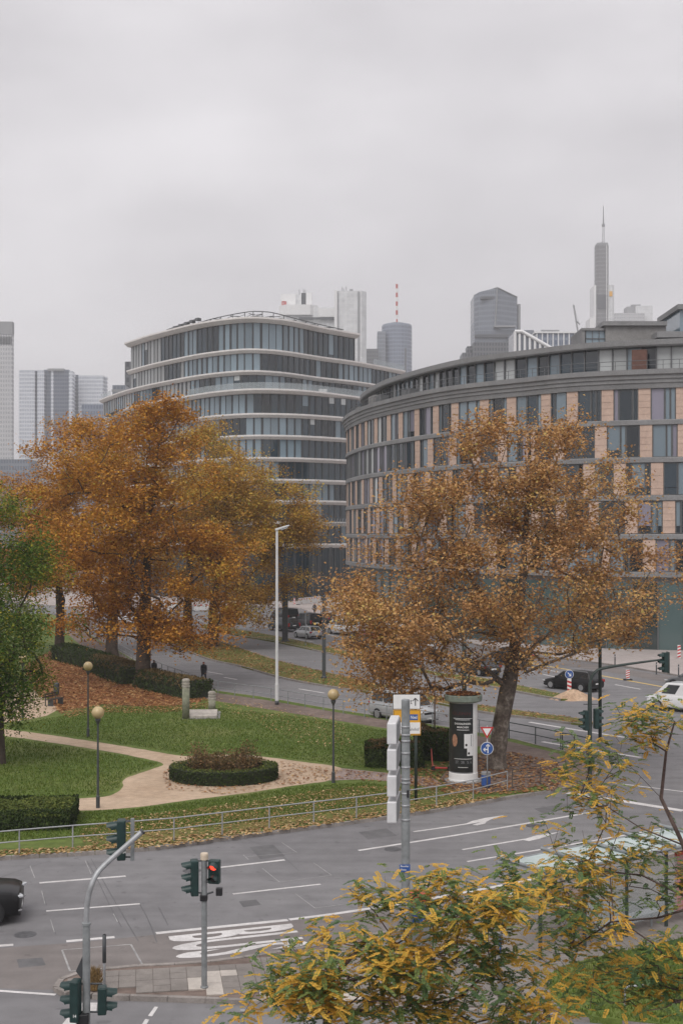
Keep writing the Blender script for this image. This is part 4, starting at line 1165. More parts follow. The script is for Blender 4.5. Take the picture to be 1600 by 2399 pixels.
# ground floor: tall shop glazing between slim piers
gp = 2.6
M['glass_teal'] = glassmat('glass_teal', (0.05, 0.08, 0.08), .08, .8, .6)
me_p = MB().box((0, .1, 0), (gp - .12, .05, 6.9)).mesh('shop_pane', M['glass_teal'])
me_q = MB().box((0, .02, 0), (.12, .3, 6.9)).mesh('pier', M['frame_grey'])
s = 24
while s < flen - 14:
    x, y, a = fpos(s)
    link_mesh('shop_pane', me_p, cb, (x - 20, y - 150, 3.55), a)
    x, y, a = fpos(s + gp / 2)
    link_mesh('pier', me_q, cb, (x - 20, y - 150, 3.55), a)
    s += gp
# set-back attic
ap = [Vector(q) for q in offset(cp, -2.9)]
ap = ap[9:]
fa, la = along(spline(ap, step=.8))
in_cb(MB().prism([tuple(q) for q in offset(ap, -.3)] + [(60, 172), (20, 210), (8, 208)], 27.2, 31.6).build('attic_wall', M['concrete'], cb))
in_cb(ribbon(ap, [(-.5, 31.45), (.9, 31.45), (1.0, 31.6), (1.0, 32.15), (-3.5, 32.15), (-3.5, 31.6)]).build('attic_roof_edge', M['coping'], cb))
s = 1.0
att_me = {g: MB().box((0, .05, 0), (1.36, .06, 2.75)).mesh('attic_pane', M[g]) for g in ('glass_dark', 'glass_blue', 'glass_pale')}
post_me = MB().box((0, -.02, 0), (.14, .3, 2.85)).mesh('attic_post', M['frame_grey'])
while s < la - 14:
    x, y, a = fa(s + .7)
    link_mesh('attic_pane', att_me[RW.choice(('glass_dark', 'glass_dark', 'glass_blue', 'glass_pale'))], cb, (x - 20, y - 150, 30.05), a)
    x, y, a = fa(s + 1.45)
    link_mesh('attic_post', post_me, cb, (x - 20, y - 150, 30.05), a)
    s += 1.5
# terrace railing and planters
rp = [Vector(q) for q in offset(cp, -.1)][12:]
mb = MB()
mb.tube([(q.x - 20, q.y - 150, 29.75) for q in rp], .035, 4)
mb.tube([(q.x - 20, q.y - 150, 29.3) for q in rp], .02, 4)
for q in rp[::2]: mb.tube([(q.x - 20, q.y - 150, 28.7), (q.x - 20, q.y - 150, 29.75)], .03, 4)
mb.build('terrace_railing', M['frame_grey'], cb)
fr, lr = along(spline(rp, step=.8))
for s, w, hgt, mt in ((16, 3.2, 1.0, 'concrete'), (27, 3.4, 1.5, 'concrete'), (30.5, 2.2, 1.2, 'frame_grey'), (76, 1.5, 2.2, 'terrace_brick'), (8, 2.2, .9, 'concrete'), (40, 2.6, 1.0, 'frame_grey')):
    if mt == 'terrace_brick': M.setdefault('terrace_brick', plain('terrace_brick', (0.13, 0.065, 0.05), .9, 0, .2, 3))
    x, y, a = fr(s)
    MB().box((0, 1.1, hgt / 2), (w, 1.0, hgt)).build('terrace_box', M[mt], cb, (x - 20, y - 150, 28.76), a)
# roof pavilions
def px_box(name, u0, u1, v0, v1, Y, D, mat, parent, off=Vector((0, 0, 0)), bev=0):
    a, c = P(u0, v0, Y), P(u1, v1, Y)
    return MB().box(((a.x + c.x) / 2, Y + D / 2, (a.z + c.z) / 2), (abs(c.x - a.x), D, abs(a.z - c.z))).build(name, mat, parent, -off)
o20 = Vector((20, 150, 0))
px_box('roof_pavilion', 1418, 1560, 758, 815, 139, 8, M['concrete'], cb, o20)
px_box('roof_pavilion_edge', 1412, 1562, 752, 762, 138.6, 9, M['coping'], cb, o20)
px_box('roof_stair_glass', 1372, 1418, 772, 815, 139.5, 6, M['glass_blue'], cb, o20)
px_box('roof_stair_edge', 1362, 1420, 768, 774, 139.2, 7, M['coping'], cb, o20)
px_box('roof_stair_frame', 1362, 1370, 774, 815, 139.3, 6.6, M['coping'], cb, o20)
for k in range(4): px_box('roof_stair_mullion', 1371 + k * 15.5, 1372.5 + k * 15.5, 774, 815, 139.42, .05, M['frame_grey'], cb, o20)
px_box('roof_stair_mullion', 1371, 1418, 792, 794, 139.4, .05, M['frame_grey'], cb, o20)
px_box('roof_block', 1541, 1660, 790, 815, 137, 9, M['glass_dark'], cb, o20)
px_box('roof_block_edge', 1539, 1660, 776, 790, 136.5, 10, M['coping'], cb, o20)
px_box('roof_tower', 1592, 1660, 722, 778, 138, 8, M['glass_blue'], cb, o20)
px_box('roof_tower_edge', 1587, 1660, 712, 724, 137.5, 9, M['coping'], cb, o20)
px_box('roof_plant', 1316, 1386, 812, 824, 141, 5, M['coping'], cb, o20)
px_box('roof_plant', 1240, 1300, 825, 838, 147, 5, M['concrete'], cb, o20)

# ---- glass office building with pale floor bands
gb = thing('glass_office_building', 'rounded glass office building with pale beige floor bands and stepped roof', 'building', (-15, 240, 0))
og = Vector((-15, 240, 0))
def in_gb(o):
    o.location = o.location - og; return o
VV = lambda l: [Vector(q) for q in l]
nose = [(-42, 255), (-36.5, 246), (-30.7, 238), (-25, 231), (-19.6, 226.5), (-15.7, 225), (-12, 226.4), (-9.1, 229)]
path_top = spline(VV(nose + [(-4, 236), (2.6, 243.5)]), step=.65)
path_2 = spline(VV(nose + [(-4, 235), (1.5, 240.5), (6.5, 247), (12, 255)]), step=.65)
path_3 = spline(VV([(-51, 274), (-46.5, 264)] + nose + [(-4, 235), (1.5, 240), (6, 245.5), (10.5, 252)]), step=.65)
path_low = spline(VV([(-51, 281), (-43, 259), (-36, 246), (-28, 235.5), (-22, 228.5), (-15.7, 224.7), (-9, 225.5), (-4, 228.6), (0.9, 233), (6, 240), (9, 248)]), step=.65)
path_terr = spline(VV([(-51, 281), (-43, 259), (-36, 246), (-28, 235.2), (-22, 227.8), (-15.7, 223.6), (-9, 224.6), (-3.5, 229), (4, 238)]), step=.65)
ZB = [0, 10.0, 13.9, 17.7, 21.4, 25.2, 29.1, 32.9, 37.0, 40.4, 44.2, 49.6]
def body(path, z0, z1, bk):
    in_gb(MB().prism([tuple(q) for q in offset(path, -.5)] + bk, z0, z1).build('inner_core', M['frame_grey'], gb))
body(path_low, 0, 37, [(12, 275), (-40, 300)])
body(path_3, 37, 40.4, [(12, 275), (-40, 300)])
body(path_2, 40.4, 44.2, [(12, 275), (-35, 285)])
body(path_top, 44.2, 49.6, [(2, 262), (-35, 275)])
def band(path, z, out=.85, th=.72):
    in_gb(ribbon(path, [(-.6, z - th), (out * .4, z - th), (out, z - th * .35), (out, z), (out - .2, z + .05), (-.6, z + .05)]).build('floor_band', M['slab_beige'], gb))
rows = [(44.2, 49.6, path_top), (40.4, 44.2, path_2), (37.0, 40.4, path_3)] + [(ZB[i], ZB[i + 1], path_low) for i in range(7, 0, -1)] + [(0, 10, path_low)]
band(path_top, 49.9, 1.3, .85)
band(path_2, 44.4); band(path_3, 40.6); band(path_terr, 37.2, 1.0)
for z in ZB[1:8]: band(path_low, z + .15, .8 if z > 10 else .5)
npane = 0
RW = random.Random(8)
unit_pane = {g: MB().box((0, 0, 0), (1, .05, 1)).mesh('pane', M[g]) for g in ('glass_dark', 'glass_blue', 'glass_pale', 'louver')}
for nm, f, lo_, hi_ in (('blind_half', .45, 'glass_dark', 'glass_blue'), ('blind_third', .68, 'glass_dark', 'glass_pale'), ('blind_low', .2, 'glass_dark', 'glass_blue')):
    unit_pane[nm] = MB().box((0, 0, -.5 + f / 2), (1, .05, f), 0, 0).box((0, 0, .5 - (1 - f) / 2), (1, .05, 1 - f), 0, 1).mesh('pane', [M[lo_], M[hi_]])
for ri_, (z0, z1, path) in enumerate(rows):
    fp, ln = along(path)
    zb, zt = z0 + .2, z1 - .55
    mul = MB()
    lows = {g: MB() for g in ('glass_dark', 'glass_blue', 'glass_pale', 'louver')}
    w = 1.45
    s = .3
    run, g = 0, 'glass_blue'
    while s < ln - w:
        x, y, a = fp(s + w / 2)
        if run <= 0:
            q = RW.random()
            low = ri_ > 4
            if x < -29: g = 'louver' if q < .55 else ('glass_dark' if q < .8 else 'glass_blue')
            elif x < -10: g = ('glass_blue' if q < .8 else 'glass_dark') if not low else ('glass_blue' if q < .45 else 'glass_dark')
            else: g = 'glass_dark' if q < .78 else 'glass_blue'
            run = RW.randint(1, 4)
        run -= 1
        if z1 <= 10: g = 'glass_dark'
        g0 = g
        if ri_ < 5 and npane < 300 and RW.random() < .06: g = RW.choice(('blind_half', 'blind_third', 'blind_low'))
        dz = zt - zb
        if npane < 300 and ri_ < 5:
            link_mesh('pane', unit_pane[g], gb, (x + 15, y - 240, (zb + zt) / 2), a, (w - .1, 1, dz)); npane += 1
        else:
            lows[g].box((x + 15, y - 240, (zb + zt) / 2), (w - .1, .05, dz), a)
        g = g0
        x2, y2, a2 = fp(s + w)
        mul.box((x2 + 15, y2 - 240, (zb + zt) / 2), (RW.choice((.1, .3, .42)) if x2 > -31 else .12, .2, dz), a2)
        s += w
    mul.build('mullion', M['mullion'], gb)
    for g, mb in lows.items():
        if mb.v: tag(mb.build('lower_panes', M[g], gb), kind='stuff')
# terrace glass balustrades
def glassrail(path, z, out, lo, hi):
    q = [Vector(p) for p in offset(path, out)][lo:hi]
    mb = MB()
    for i in range(0, len(q) - 1):
        d = q[i + 1] - q[i]; c = (q[i] + q[i + 1]) / 2
        mb.box((c.x + 15, c.y - 240, z + .55), (d.length * .97, .04, 1.1), math.atan2(d.y, d.x))
    mb.build('glass_balustrade', M['rail_glass'], gb)
n3 = len(path_terr)
glassrail(path_terr, 37.25, .6, int(n3 * .55), n3)
n2 = len(path_2)
glassrail(path_2, 44.45, .5, int(n2 * .86), n2)
glassrail(path_3, 40.65, .4, 0, 14)
px_box('terrace_planter', 747, 766, 911, 920, 232, 1, M['white'], gb, og)
# spiked rail of the canopy
mb = MB()
q = [Vector(p) for p in offset(path_low, 1.2)]
q = [p for p in q if -8 < p.x < 3]
mb.tube([(p.x + 15, p.y - 240, 13.9) for p in q], .08, 5)
for i in range(0, len(q), 1):
    mb.tube([(q[i].x + 15 - .15, q[i].y - 240, 13.1), (q[i].x + 15 + .15, q[i].y - 240, 14.7)], .06, 4)
mb.build('canopy_rail', M['galv'], gb)
# window-cleaning rails and plant on the roof
qq = [Vector(p) for p in offset(path_top, -3.0)]
qq = [p for p in qq if p.x > -30]
mb = MB()
for zz in (50.5, 51.7): mb.tube([(p.x + 15, p.y - 240, zz + (.0 if zz < 51 else -.045 * abs(p.x + 13))) for p in qq], .09, 5)
for p in qq[::5]:
    mb.tube([(p.x + 15, p.y - 240, 49.7), (p.x + 15, p.y - 240, 51.65 - .045 * abs(p.x + 13))], .07, 4)
for i in range(0, len(qq) - 5, 5):
    a_, c_ = qq[i], qq[i + 5]
    mb.tube([(a_.x + 15, a_.y - 240, 50.6), (c_.x + 15, c_.y - 240, 51.1)], .05, 4)
q2 = [Vector(p) for p in offset(qq, -2.5)]
mb.tube([(p.x + 15, p.y - 240, 51.2 - .03 * abs(p.x + 13)) for p in q2], .09, 4)
for i in range(0, len(qq), 8): mb.tube([(qq[i].x + 15, qq[i].y - 240, 51.2), (q2[i].x + 15, q2[i].y - 240, 51.4)], .07, 4)
mb.build('roof_gantry', M['frame_grey'], gb)
mb = MB()
mb.tube([(-33 + 15, 2.5, 50.5), (-26 + 15, -6, 51.3)], .2, 6)
for k in range(5): mb.box((-31 + k * 1.2 + 15, 0 - k * 1.4, 50.6 + .15 * k), (.9, .7, .5), .9)
mb.build('cleaning_cradle', M['frame_grey'], gb)
# entrance columns
for u in (735, 748, 775, 800):
    p = G(u, 1412)
    MB().tube([(p.x + 15, p.y - 8 - 240 + 10, 0), (p.x + 15, p.y - 8 - 240 + 10, 9.6)], .3, 10).build('entrance_column', M['mullion'], gb)

# ---- far towers -------------------------------------------------------------
def fac(name, *a, **k):
    M[name] = facade(name, *a, **k); return M[name]
fac('f_grid', (0.46, 0.46, 0.47), (0.33, 0.34, 0.36), 1.8, 3.2, .55, .55)
fac('f_twin', (0.58, 0.6, 0.64), (0.38, 0.41, 0.47), 2.2, 3.5, .8, .6, .3, .12)
fac('f_twin_dark', (0.1, 0.12, 0.165), (0.065, 0.085, 0.125), 2.2, 3.5, .8, .6, .3, .1)
fac('f_blue', (0.19, 0.22, 0.28), (0.12, 0.145, 0.2), 1.8, 3.6, .7, .62, .35, .12)
fac('f_bluegrey', (0.18, 0.2, 0.235), (0.13, 0.148, 0.18), 1.5, 3.6, .7, .6, .4, .12)
fac('f_dark', (0.1, 0.105, 0.115), (0.045, 0.05, 0.06), 2.0, 3.4, .6, .6, .5, .15)
fac('f_white', (0.7, 0.7, 0.7), (0.58, 0.59, 0.6), 3.0, 3.5, .92, .93, .45, .35)
fac('f_rib', (0.5, 0.5, 0.52), (0.1, 0.115, 0.145), 2.4, 60, .6, .999, .5, .15)
fac('f_core', (0.15, 0.15, 0.158), (0.2, 0.2, 0.21), 60, 3.6, .99, .35, .5, .4)
M['t_white'] = plain('t_white', (0.7, 0.7, 0.7), .5, 0, .04, .05)
M['t_grey'] = plain('t_grey', (0.25, 0.255, 0.265), .6, 0, .06, .05)
M['t_dark'] = plain('t_dark', (0.07, 0.075, 0.085), .5, 0, .1, .05)
M['mast_red'] = plain('mast_red', (0.45, 0.06, 0.04), .6)

def tw(label, uc, Y, cat='tower', name='office_tower'):
    return thing(name, label, cat, ((uc - CX) / F * Y, Y, 0)), Vector(((uc - CX) / F * Y, Y, 0))

def blk(root, org, name, u0, u1, vt, Y, D, mat, vb=None, bev=0):
    a, c = P(u0, vt, Y), P(u1, vt, Y)
    z0 = 0 if vb is None else P(u0, vb, Y).z
    if bev:
        b_ = bev
        poly = [(a.x + b_, Y), (c.x - b_, Y), (c.x, Y + b_), (c.x, Y + D), (a.x, Y + D), (a.x, Y + b_)]
    else:
        poly = [(a.x, Y), (c.x, Y), (c.x, Y + D), (a.x, Y + D)]
    return MB().prism([(p[0] - org.x, p[1] - org.y) for p in poly], z0, a.z, 0).build(name, mat, root)

t, o = tw('pale grey grid tower with dark louvred crown standing apart beside the silver towers', 0, 900)
blk(t, o, 'wall', -70, 29, 753, 900, 5, M['f_grid'])
blk(t, o, 'crown', -70, 29.3, 753, 899.7, 5.6, M['t_grey'], 783)
for k in range(9): blk(t, o, 'louvre', -4 + k * 3.7, -2 + k * 3.7, 788, 899.4, .5, M['t_dark'], 806)

t, o = tw('mirrored tower with wide dark centre bays between silver sides', 108, 1157)
for (u0, u1, vt, m, dd) in ((45, 82, 867, 'f_twin', 0), (82, 88, 868, 'f_twin_dark', 5), (88, 104, 867, 'f_twin', 1), (104, 120, 866, 'f_twin_dark', 6), (120, 126, 867, 'f_twin', 4), (126, 162, 866, 'f_twin_dark', 5), (162, 170.5, 869, 'f_twin', 1)):
    blk(t, o, 'facade_bay', u0, u1, vt, 1157 + dd, 10 - dd, M[m])
px_box('roof_plant', 112, 150, 863, 868, 1160, 6, M['t_grey'], t, o)
t, o = tw('mostly silver mirrored tower with chamfered corner beside its darker twin', 212, 1175)
for (u0, u1, vt, m, dd) in ((171, 177, 877, 'f_twin', 3), (177, 184, 878, 'f_twin_dark', 6), (184, 242, 879, 'f_twin', 0), (242, 251, 882, 'f_twin', 8)):
    blk(t, o, 'facade_bay', u0, u1, vt, 1175 + dd, 12 - dd, M[m])
t, o = tw('low blue glass block in front of the silver pair towers', 217, 800, 'building', 'office_block')
blk(t, o, 'wall', 192, 244, 947, 800, 6, M['f_blue'])
t, o = tw('narrow dark slab tower rising behind the glass office roof', 305, 560)
blk(t, o, 'wall', 293, 318, 847, 560, 18, M['f_dark'])
t, o = tw('small grey office block beside the dark slab tower', 282, 540, 'building', 'office_block')
blk(t, o, 'wall', 264, 294, 902, 540, 18, M['f_bluegrey'])
blk(t, o, 'roof_rail', 262, 330, 912, 535, 1, M['t_grey'], 918)
t, o = tw('low flat grey office row in the gap beside the grid tower', 40, 700, 'building', 'office_block')
blk(t, o, 'wall', -60, 70, 1076, 700, 20, M['f_bluegrey'])
blk(t, o, 'wall', 60, 130, 1060, 720, 20, M['f_grid'])

# white tower pair with rounded corners
t, o = tw('white metal clad tower with rounded shoulders and tall narrow stair core', 755, 835)
blk(t, o, 'wall', 655, 800, 720, 836, 30, M['f_white'], None, 3)
mb = MB()
a, c = P(655, 712, 835), P(800, 712, 835)
blk(t, o, 'parapet', 653, 745, 713, 834, 33, M['t_white'], 737, 5)
blk(t, o, 'parapet', 744, 800, 722, 834.5, 32, M['t_white'], 742, 2)
blk(t, o, 'window_strip', 700, 800, 743, 833.8, 1, M['t_dark'], 748)
blk(t, o, 'stair_core', 783, 858.5, 681, 828, 20, M['f_white'], None, 3)
blk(t, o, 'stair_core_edge', 783, 790, 679, 826, 8, M['t_white'], None)
blk(t, o, 'stair_window_strip', 838, 843, 683, 827.6, 1, M['t_grey'], 860)
blk(t, o, 'roof_block', 658, 693, 688, 850, 12, M['t_white'], 716)
blk(t, o, 'roof_block', 693, 706, 686, 851, 12, M['f_white'], 716)
blk(t, o, 'roof_block', 706, 717, 686, 853, 12, M['t_dark'], 716)
blk(t, o, 'roof_block', 717, 731, 685, 852, 12, M['t_white'], 716)
sgn = blk(t, o, 'sign_panel', 659, 672, 704, 849.4, .5, M['white'], 718)
a_ = P(660.5, 716.5, 849.2)
fr = MB()
for (du, dv, dw, dh) in ((0, 0, 10, 1.2), (0, 9.8, 10, 1.2), (0, 0, 1.2, 11), (9, 0, 1.2, 11)):
    p = P(660.5 + du, 716.5 - dv, 849.1); q = P(660.5 + du + dw, 716.5 - dv - dh, 849.1)
    fr.box(((p.x + q.x) / 2 - o.x, 849.1 - o.y, (p.z + q.z) / 2), (abs(q.x - p.x), .2, abs(q.z - p.z)))
fr.build('sign_frame', M['sign_red'], t)
lettering('DB', 'sign_lettering', P(662.4, 714.5, 849.0) - o, (1, 0, 0), (0, 0, 1), 2.0, 2.0, M['sign_red'], t, .02)
ant = MB()
for u, v in ((702, 678), (712, 676), (716, 679), (801, 672), (812, 671), (806, 676)):
    p = P(u, 690, 840) - o; q = P(u + (1 if u % 2 else -1), v, 840) - o
    ant.tube([p, q], .18, 4)
ant.build('roof_antennas', M['t_dark'], t)
px_box('roof_plant', 819, 827, 677, 682, 835, 4, M['t_grey'], t, o)

# round blue tower with striped mast
t, o = tw('round blue glass tower carrying a red and white striped mast', 931, 1178)
s = 1178 / F
MB().lathe([(36 * s, 0), (36 * s, P(0, 758, 1178).z), (33 * s, P(0, 755, 1178).z)], 36, (0, 14, 0), 0, False).build('round_shaft', M['f_blue'], t)
MB().lathe([(20 * s, P(0, 757, 1178).z), (20 * s, P(0, 752, 1178).z), (17 * s, P(0, 751, 1178).z)], 24, (0, 14, 0), 0, False).build('roof_platform', M['t_grey'], t)
blk(t, o, 'square_shaft', 884, 903, 776, 1176, 24, M['f_bluegrey'])
blk(t, o, 'shadow_joint', 948, 952, 815, 1163, 4, M['t_dark'])
blk(t, o, 'side_block', 858, 886, 817, 1170, 24, M['f_dark'])
for k in range(9):
    v0, v1 = 752 - k * 10.4, 752 - (k + 1) * 10.4
    z0, z1 = P(0, v0, 1178).z, P(0, v1, 1178).z
    MB().tube([(0, 14, z0), (0, 14, z1)], 1.05 if k > 1 else .75, 8).build('mast_section', M['mast_red' if k % 2 == 0 else 'white'], t)

# dark facetted tower with stepped base
t, o = tw('dark blue grey facetted tower with slanted roof and stepped base', 1160, 900)
zt = P(0, 676, 900).z; zl = P(0, 688, 900).z
s = 900 / F
def tx(u): return (u - 1160) * s
mb = MB()
bot = [(tx(1112), 6), (tx(1122), 0), (tx(1163), -4), (tx(1214), 6), (tx(1214), 30), (tx(1112), 30)]
tops = [zl, P(0, 684, 900).z, zt, P(0, 692, 900).z, P(0, 692, 900).z, zl]
n = len(bot)
mb.add([(x, y, 0) for x, y in bot] + [(x, y, z) for (x, y), z in zip(bot, tops)], [(i, (i + 1) % n, n + (i + 1) % n, n + i) for i in range(n)] + [tuple(range(n, 2 * n))])
mb.build('facetted_shaft', M['f_bluegrey'], t)
mb = MB().tube([(tx(1163), -4.3, zt), (tx(1158), -4.3, P(0, 765, 900).z)], .5, 4)
mb.tube([(tx(1112), 5.7, zl), (tx(1163), -4.3, zt)], .5, 4).tube([(tx(1163), -4.3, zt), (tx(1214), 5.7, tops[3])], .5, 4)
mb.build('edge_rib', M['t_grey'], t)
blk(t, o, 'upper_window_band', 1126, 1160, 694, 896.5, 3, M['t_dark'], 700)
blk(t, o, 'side_fin', 1213, 1219, 712, 908, 12, M['t_grey'])
blk(t, o, 'step', 1112, 1250, 773, 893, 12, M['f_bluegrey'])
blk(t, o, 'step', 1083, 1120, 826, 872, 20, M['f_dark'])
blk(t, o, 'step', 1094, 1112, 811, 878, 12, M['f_dark'])
blk(t, o, 'step', 1108, 1192, 802, 868, 20, M['f_dark'])
blk(t, o, 'step_window_band', 1112, 1206, 783, 891.5, 2, M['t_dark'], 790)
blk(t, o, 'step', 1192, 1212, 785, 880, 14, M['f_bluegrey'])
px_box('roof_plant', 1157, 1208, 762, 766, 890, 6, M['t_grey'], t, o)
# slanted white ribbed block
t, o = tw('white ribbed office block with a long slanted gable', 1250, 600, 'building', 'office_block')
s = 600 / F
def wx(u): return (u - 1250) * s
zz = lambda v: P(0, v, 600).z
MB().add([(wx(1205), 0, 0), (wx(1296), 0, 0), (wx(1296), 0, zz(819)), (wx(1222), 0, zz(776)), (wx(1205), 0, zz(776)), (wx(1205), 22, 0), (wx(1296), 22, 0), (wx(1296), 22, zz(819)), (wx(1222), 22, zz(776)), (wx(1205), 22, zz(776))],
         [(0, 1, 2, 3, 4), (9, 8, 7, 6, 5), (0, 5, 6, 1), (1, 6, 7, 2), (2, 7, 8, 3), (3, 8, 9, 4), (4, 9, 5, 0)]).build('wall', M['f_rib'], t)
mb = MB()
mb.tube([(wx(1205), -.6, zz(777)), (wx(1222), -.6, zz(777)), (wx(1297), -.6, zz(820))], .9, 4)
mb.tube([(wx(1206), -.6, 0), (wx(1206), -.6, zz(777))], .8, 4)
mb.build('gable_frame', M['t_white'], t)
for k in range(6):
    u = 1216 + k * 12
    vt = 778 if u < 1222 else 776 + (u - 1222) * .58
    MB().box((wx(u), -.4, zz(vt + 4) / 2), (.9, .6, zz(vt + 4))).build('white_rib', M['t_white'], t)
t, o = tw('blue glazed office block with white ribs behind the slanted gable', 1306, 650, 'building', 'office_block')
blk(t, o, 'wall', 1254, 1360, 778, 650, 25, M['f_blue'])
for k in range(9): blk(t, o, 'white_rib', 1256 + k * 12.6, 1258.5 + k * 12.6, 777, 649.6, .5, M['t_white'])
blk(t, o, 'roof_edge', 1252, 1362, 776, 649.2, 26, M['t_white'], 780)
blk(t, o, 'roof_track', 1268, 1310, 772.5, 655, 3, M['t_grey'], 775)
# tallest tower with spire
t, o = tw('tallest tower with dark square core, white wings and tall lattice spire', 1410, 1148)
blk(t, o, 'dark_core', 1396.5, 1426, 573, 1148, 9, M['f_core'], None, 2)
blk(t, o, 'core_cap', 1399, 1424, 568, 1149, 12, M['t_grey'], 574)
blk(t, o, 'core_edge', 1420, 1421.5, 573, 1147.4, .6, M['t_white'])
blk(t, o, 'white_wing', 1391, 1396, 668, 1149, 20, M['t_white'])
blk(t, o, 'white_wing', 1424.5, 1439, 667, 1147, 26, M['f_white'], None, 2)
blk(t, o, 'white_wing', 1381, 1394, 745, 1146, 20, M['t_white'])
blk(t, o, 'core_window_band', 1399, 1422, 690, 1147.6, .5, M['t_dark'], 724)
blk(t, o, 'logo_plate', 1427, 1434, 682, 1146.4, .4, M['sign_yellow'], 694)
mb = MB()
s = 1148 / F
z0, z1, z2 = P(0, 572, 1148).z, P(0, 524, 1148).z, P(0, 478, 1148).z
for k in range(4):
    a_ = k * math.pi / 2 + .6
    mb.tube([(6 * s + 1.3 * math.cos(a_), 6 + 1.3 * math.sin(a_), z0), (6 * s + .7 * math.cos(a_), 6 + .7 * math.sin(a_), z1)], .2, 4)
for k in range(12):
    z = z0 + (z1 - z0) * k / 12
    mb.tube([(6 * s - 1.1, 5.4, z), (6 * s + 1.1, 5.4, z + 1.6)], .15, 3)
mb.tube([(6 * s, 6, z1), (6 * s, 6, z2)], [.75, .3], 5)
mb.tube([(6 * s, 6, z1 - 1), (6 * s, 6, z1 + 1.2)], 1.5, 6)
mb.tube([(-8 * s, 4, z0 - 1), (0, 4, z0 + 2.5), (6 * s, 5, z0 + 4)], .3, 4)
mb.build('lattice_spire', M['t_grey'], t)
t, o = tw('pale grey stepped tower next to the tallest tower', 1485, 1300)
blk(t, o, 'wall', 1440, 1510, 733, 1300, 25, M['f_grid'])
blk(t, o, 'wall', 1468, 1490, 718, 1310, 15, M['t_grey'])
blk(t, o, 'wall', 1489, 1528, 716, 1305, 20, M['f_white'])
blk(t, o, 'roof_plant', 1480, 1500, 713, 1312, 8, M['t_grey'])
# crane
t, o = tw('thin luffing crane standing among the far roofs', 1348, 620, 'crane', 'tower_crane')
mb = MB()
for d_ in (-.5, .5):
    mb.tube([P(1357 + d_ * 2, 800, 620) - o, P(1343 + d_ * 2.4, 714, 620) - o], .16, 4)
for k in range(14):
    f = k / 14
    mb.tube([P(1357 - 1 - 14 * f, 800 - 86 * f, 620) - o, P(1357 + 1 - 14 * (f + .05), 800 - 86 * (f + .05), 620) - o], .1, 3)
mb.tube([P(1343, 714, 620) - o, P(1356, 758, 620) - o], .07, 3)
mb.tube([P(1350, 752, 620) - o, P(1358, 760, 620) - o], .3, 4)
mb.tube([(P(1357, 800, 620) - o) , Vector((P(1357, 800, 620).x - o.x, 0, 0))], .8, 4)
mb.build('lattice_jib', M['t_grey'], t)
# tower beyond the left picture edge that the glass facade mirrors
t = thing('office_tower', 'dark office tower mirrored in the side of the glass office', 'tower', (-240, 365, 0))
MB().prism([(-16, -10), (14, -16), (18, 10), (-12, 14)], 0, 62).build('wall', M['f_dark'], t)
MB().prism([(-10, -8), (10, -12), (12, 6), (-8, 10)], 62, 68).build('roof_block', M['f_dark'], t)

# ------------------------------------------------------------------ railings
def railing(label, posts, h, mid, mat, pr=.028, rr=.026, name='railing', group=None, z=KZ, caps=True):
    p0 = posts[0]
    root = thing(name, label, 'railing', (p0.x, p0.y, z), 0, group)
    L_ = [Vector((p.x - p0.x, p.y - p0.y, 0)) for p in posts]
    for p in L_:
        MB().tube([p, p + Vector((0, 0, h))], pr, 8).build('post', M[mat], root)
    MB().tube([p + Vector((0, 0, h)) for p in L_], rr, 8).build('top_rail', M[mat], root)
    if mid: MB().tube([p + Vector((0, 0, mid)) for p in L_], rr * .9, 8).build('mid_rail', M[mat], root)
    return root

fp = pts([(-330, 2034), (-195, 2022), (-70, 2011), (46, 2000), (171, 1989), (290, 1980), (408, 1970), (521, 1956), (631, 1942), (735, 1929), (835, 1917), (930, 1904), (1022, 1890), (1108, 1874), (1188, 1852)], KZ)
railing('long silver tubular railing along the front verge of the park', fp, .88, .46, 'galv')
railing('short rusty brown railing beside the paved corner', pts([(1200, 1849), (1266, 1838), (1325, 1827)], KZ), .9, .45, 'rust_fence', .03, .025)
for q, lab in (([(1192, 1731), (1254, 1743), (1313, 1756)], 'dark green hooped railing beside the plane tree trunk'), ([(1317, 1758), (1345, 1763), (1374, 1770)], 'dark green hooped railing next to the mast arm signal')):
    railing(lab, pts(q, KZ), .95, .5, 'green_dark', .03, .03)
back_f = spline([Vector((p.x, p.y, 0)) for p in pts([(1180, 1734), (1000, 1703), (765, 1667), (622, 1642), (505, 1625), (437, 1604), (340, 1565), (285, 1535), (225, 1501), (182, 1472)], KZ)], step=2.0)
railing('long grey railing between the pavement and the wide road', back_f, .95, .5, 'grey_pole', .028, .028)
hp = [G(1463, 2372), G(1548, 2365)]
t = thing('bicycle_hoop', 'low bent steel bicycle hoop on the grass plot', 'bike stand', (hp[0].x, hp[0].y, KZ))
d = hp[1] - hp[0]
MB().tube([(0, 0, 0), (0, 0, .45), (d.x * .08, d.y * .08, .52), (d.x * .92, d.y * .92, .52), (d.x, d.y, .45), (d.x, d.y, 0)], .03, 8).build('hoop', M['galv'], t)

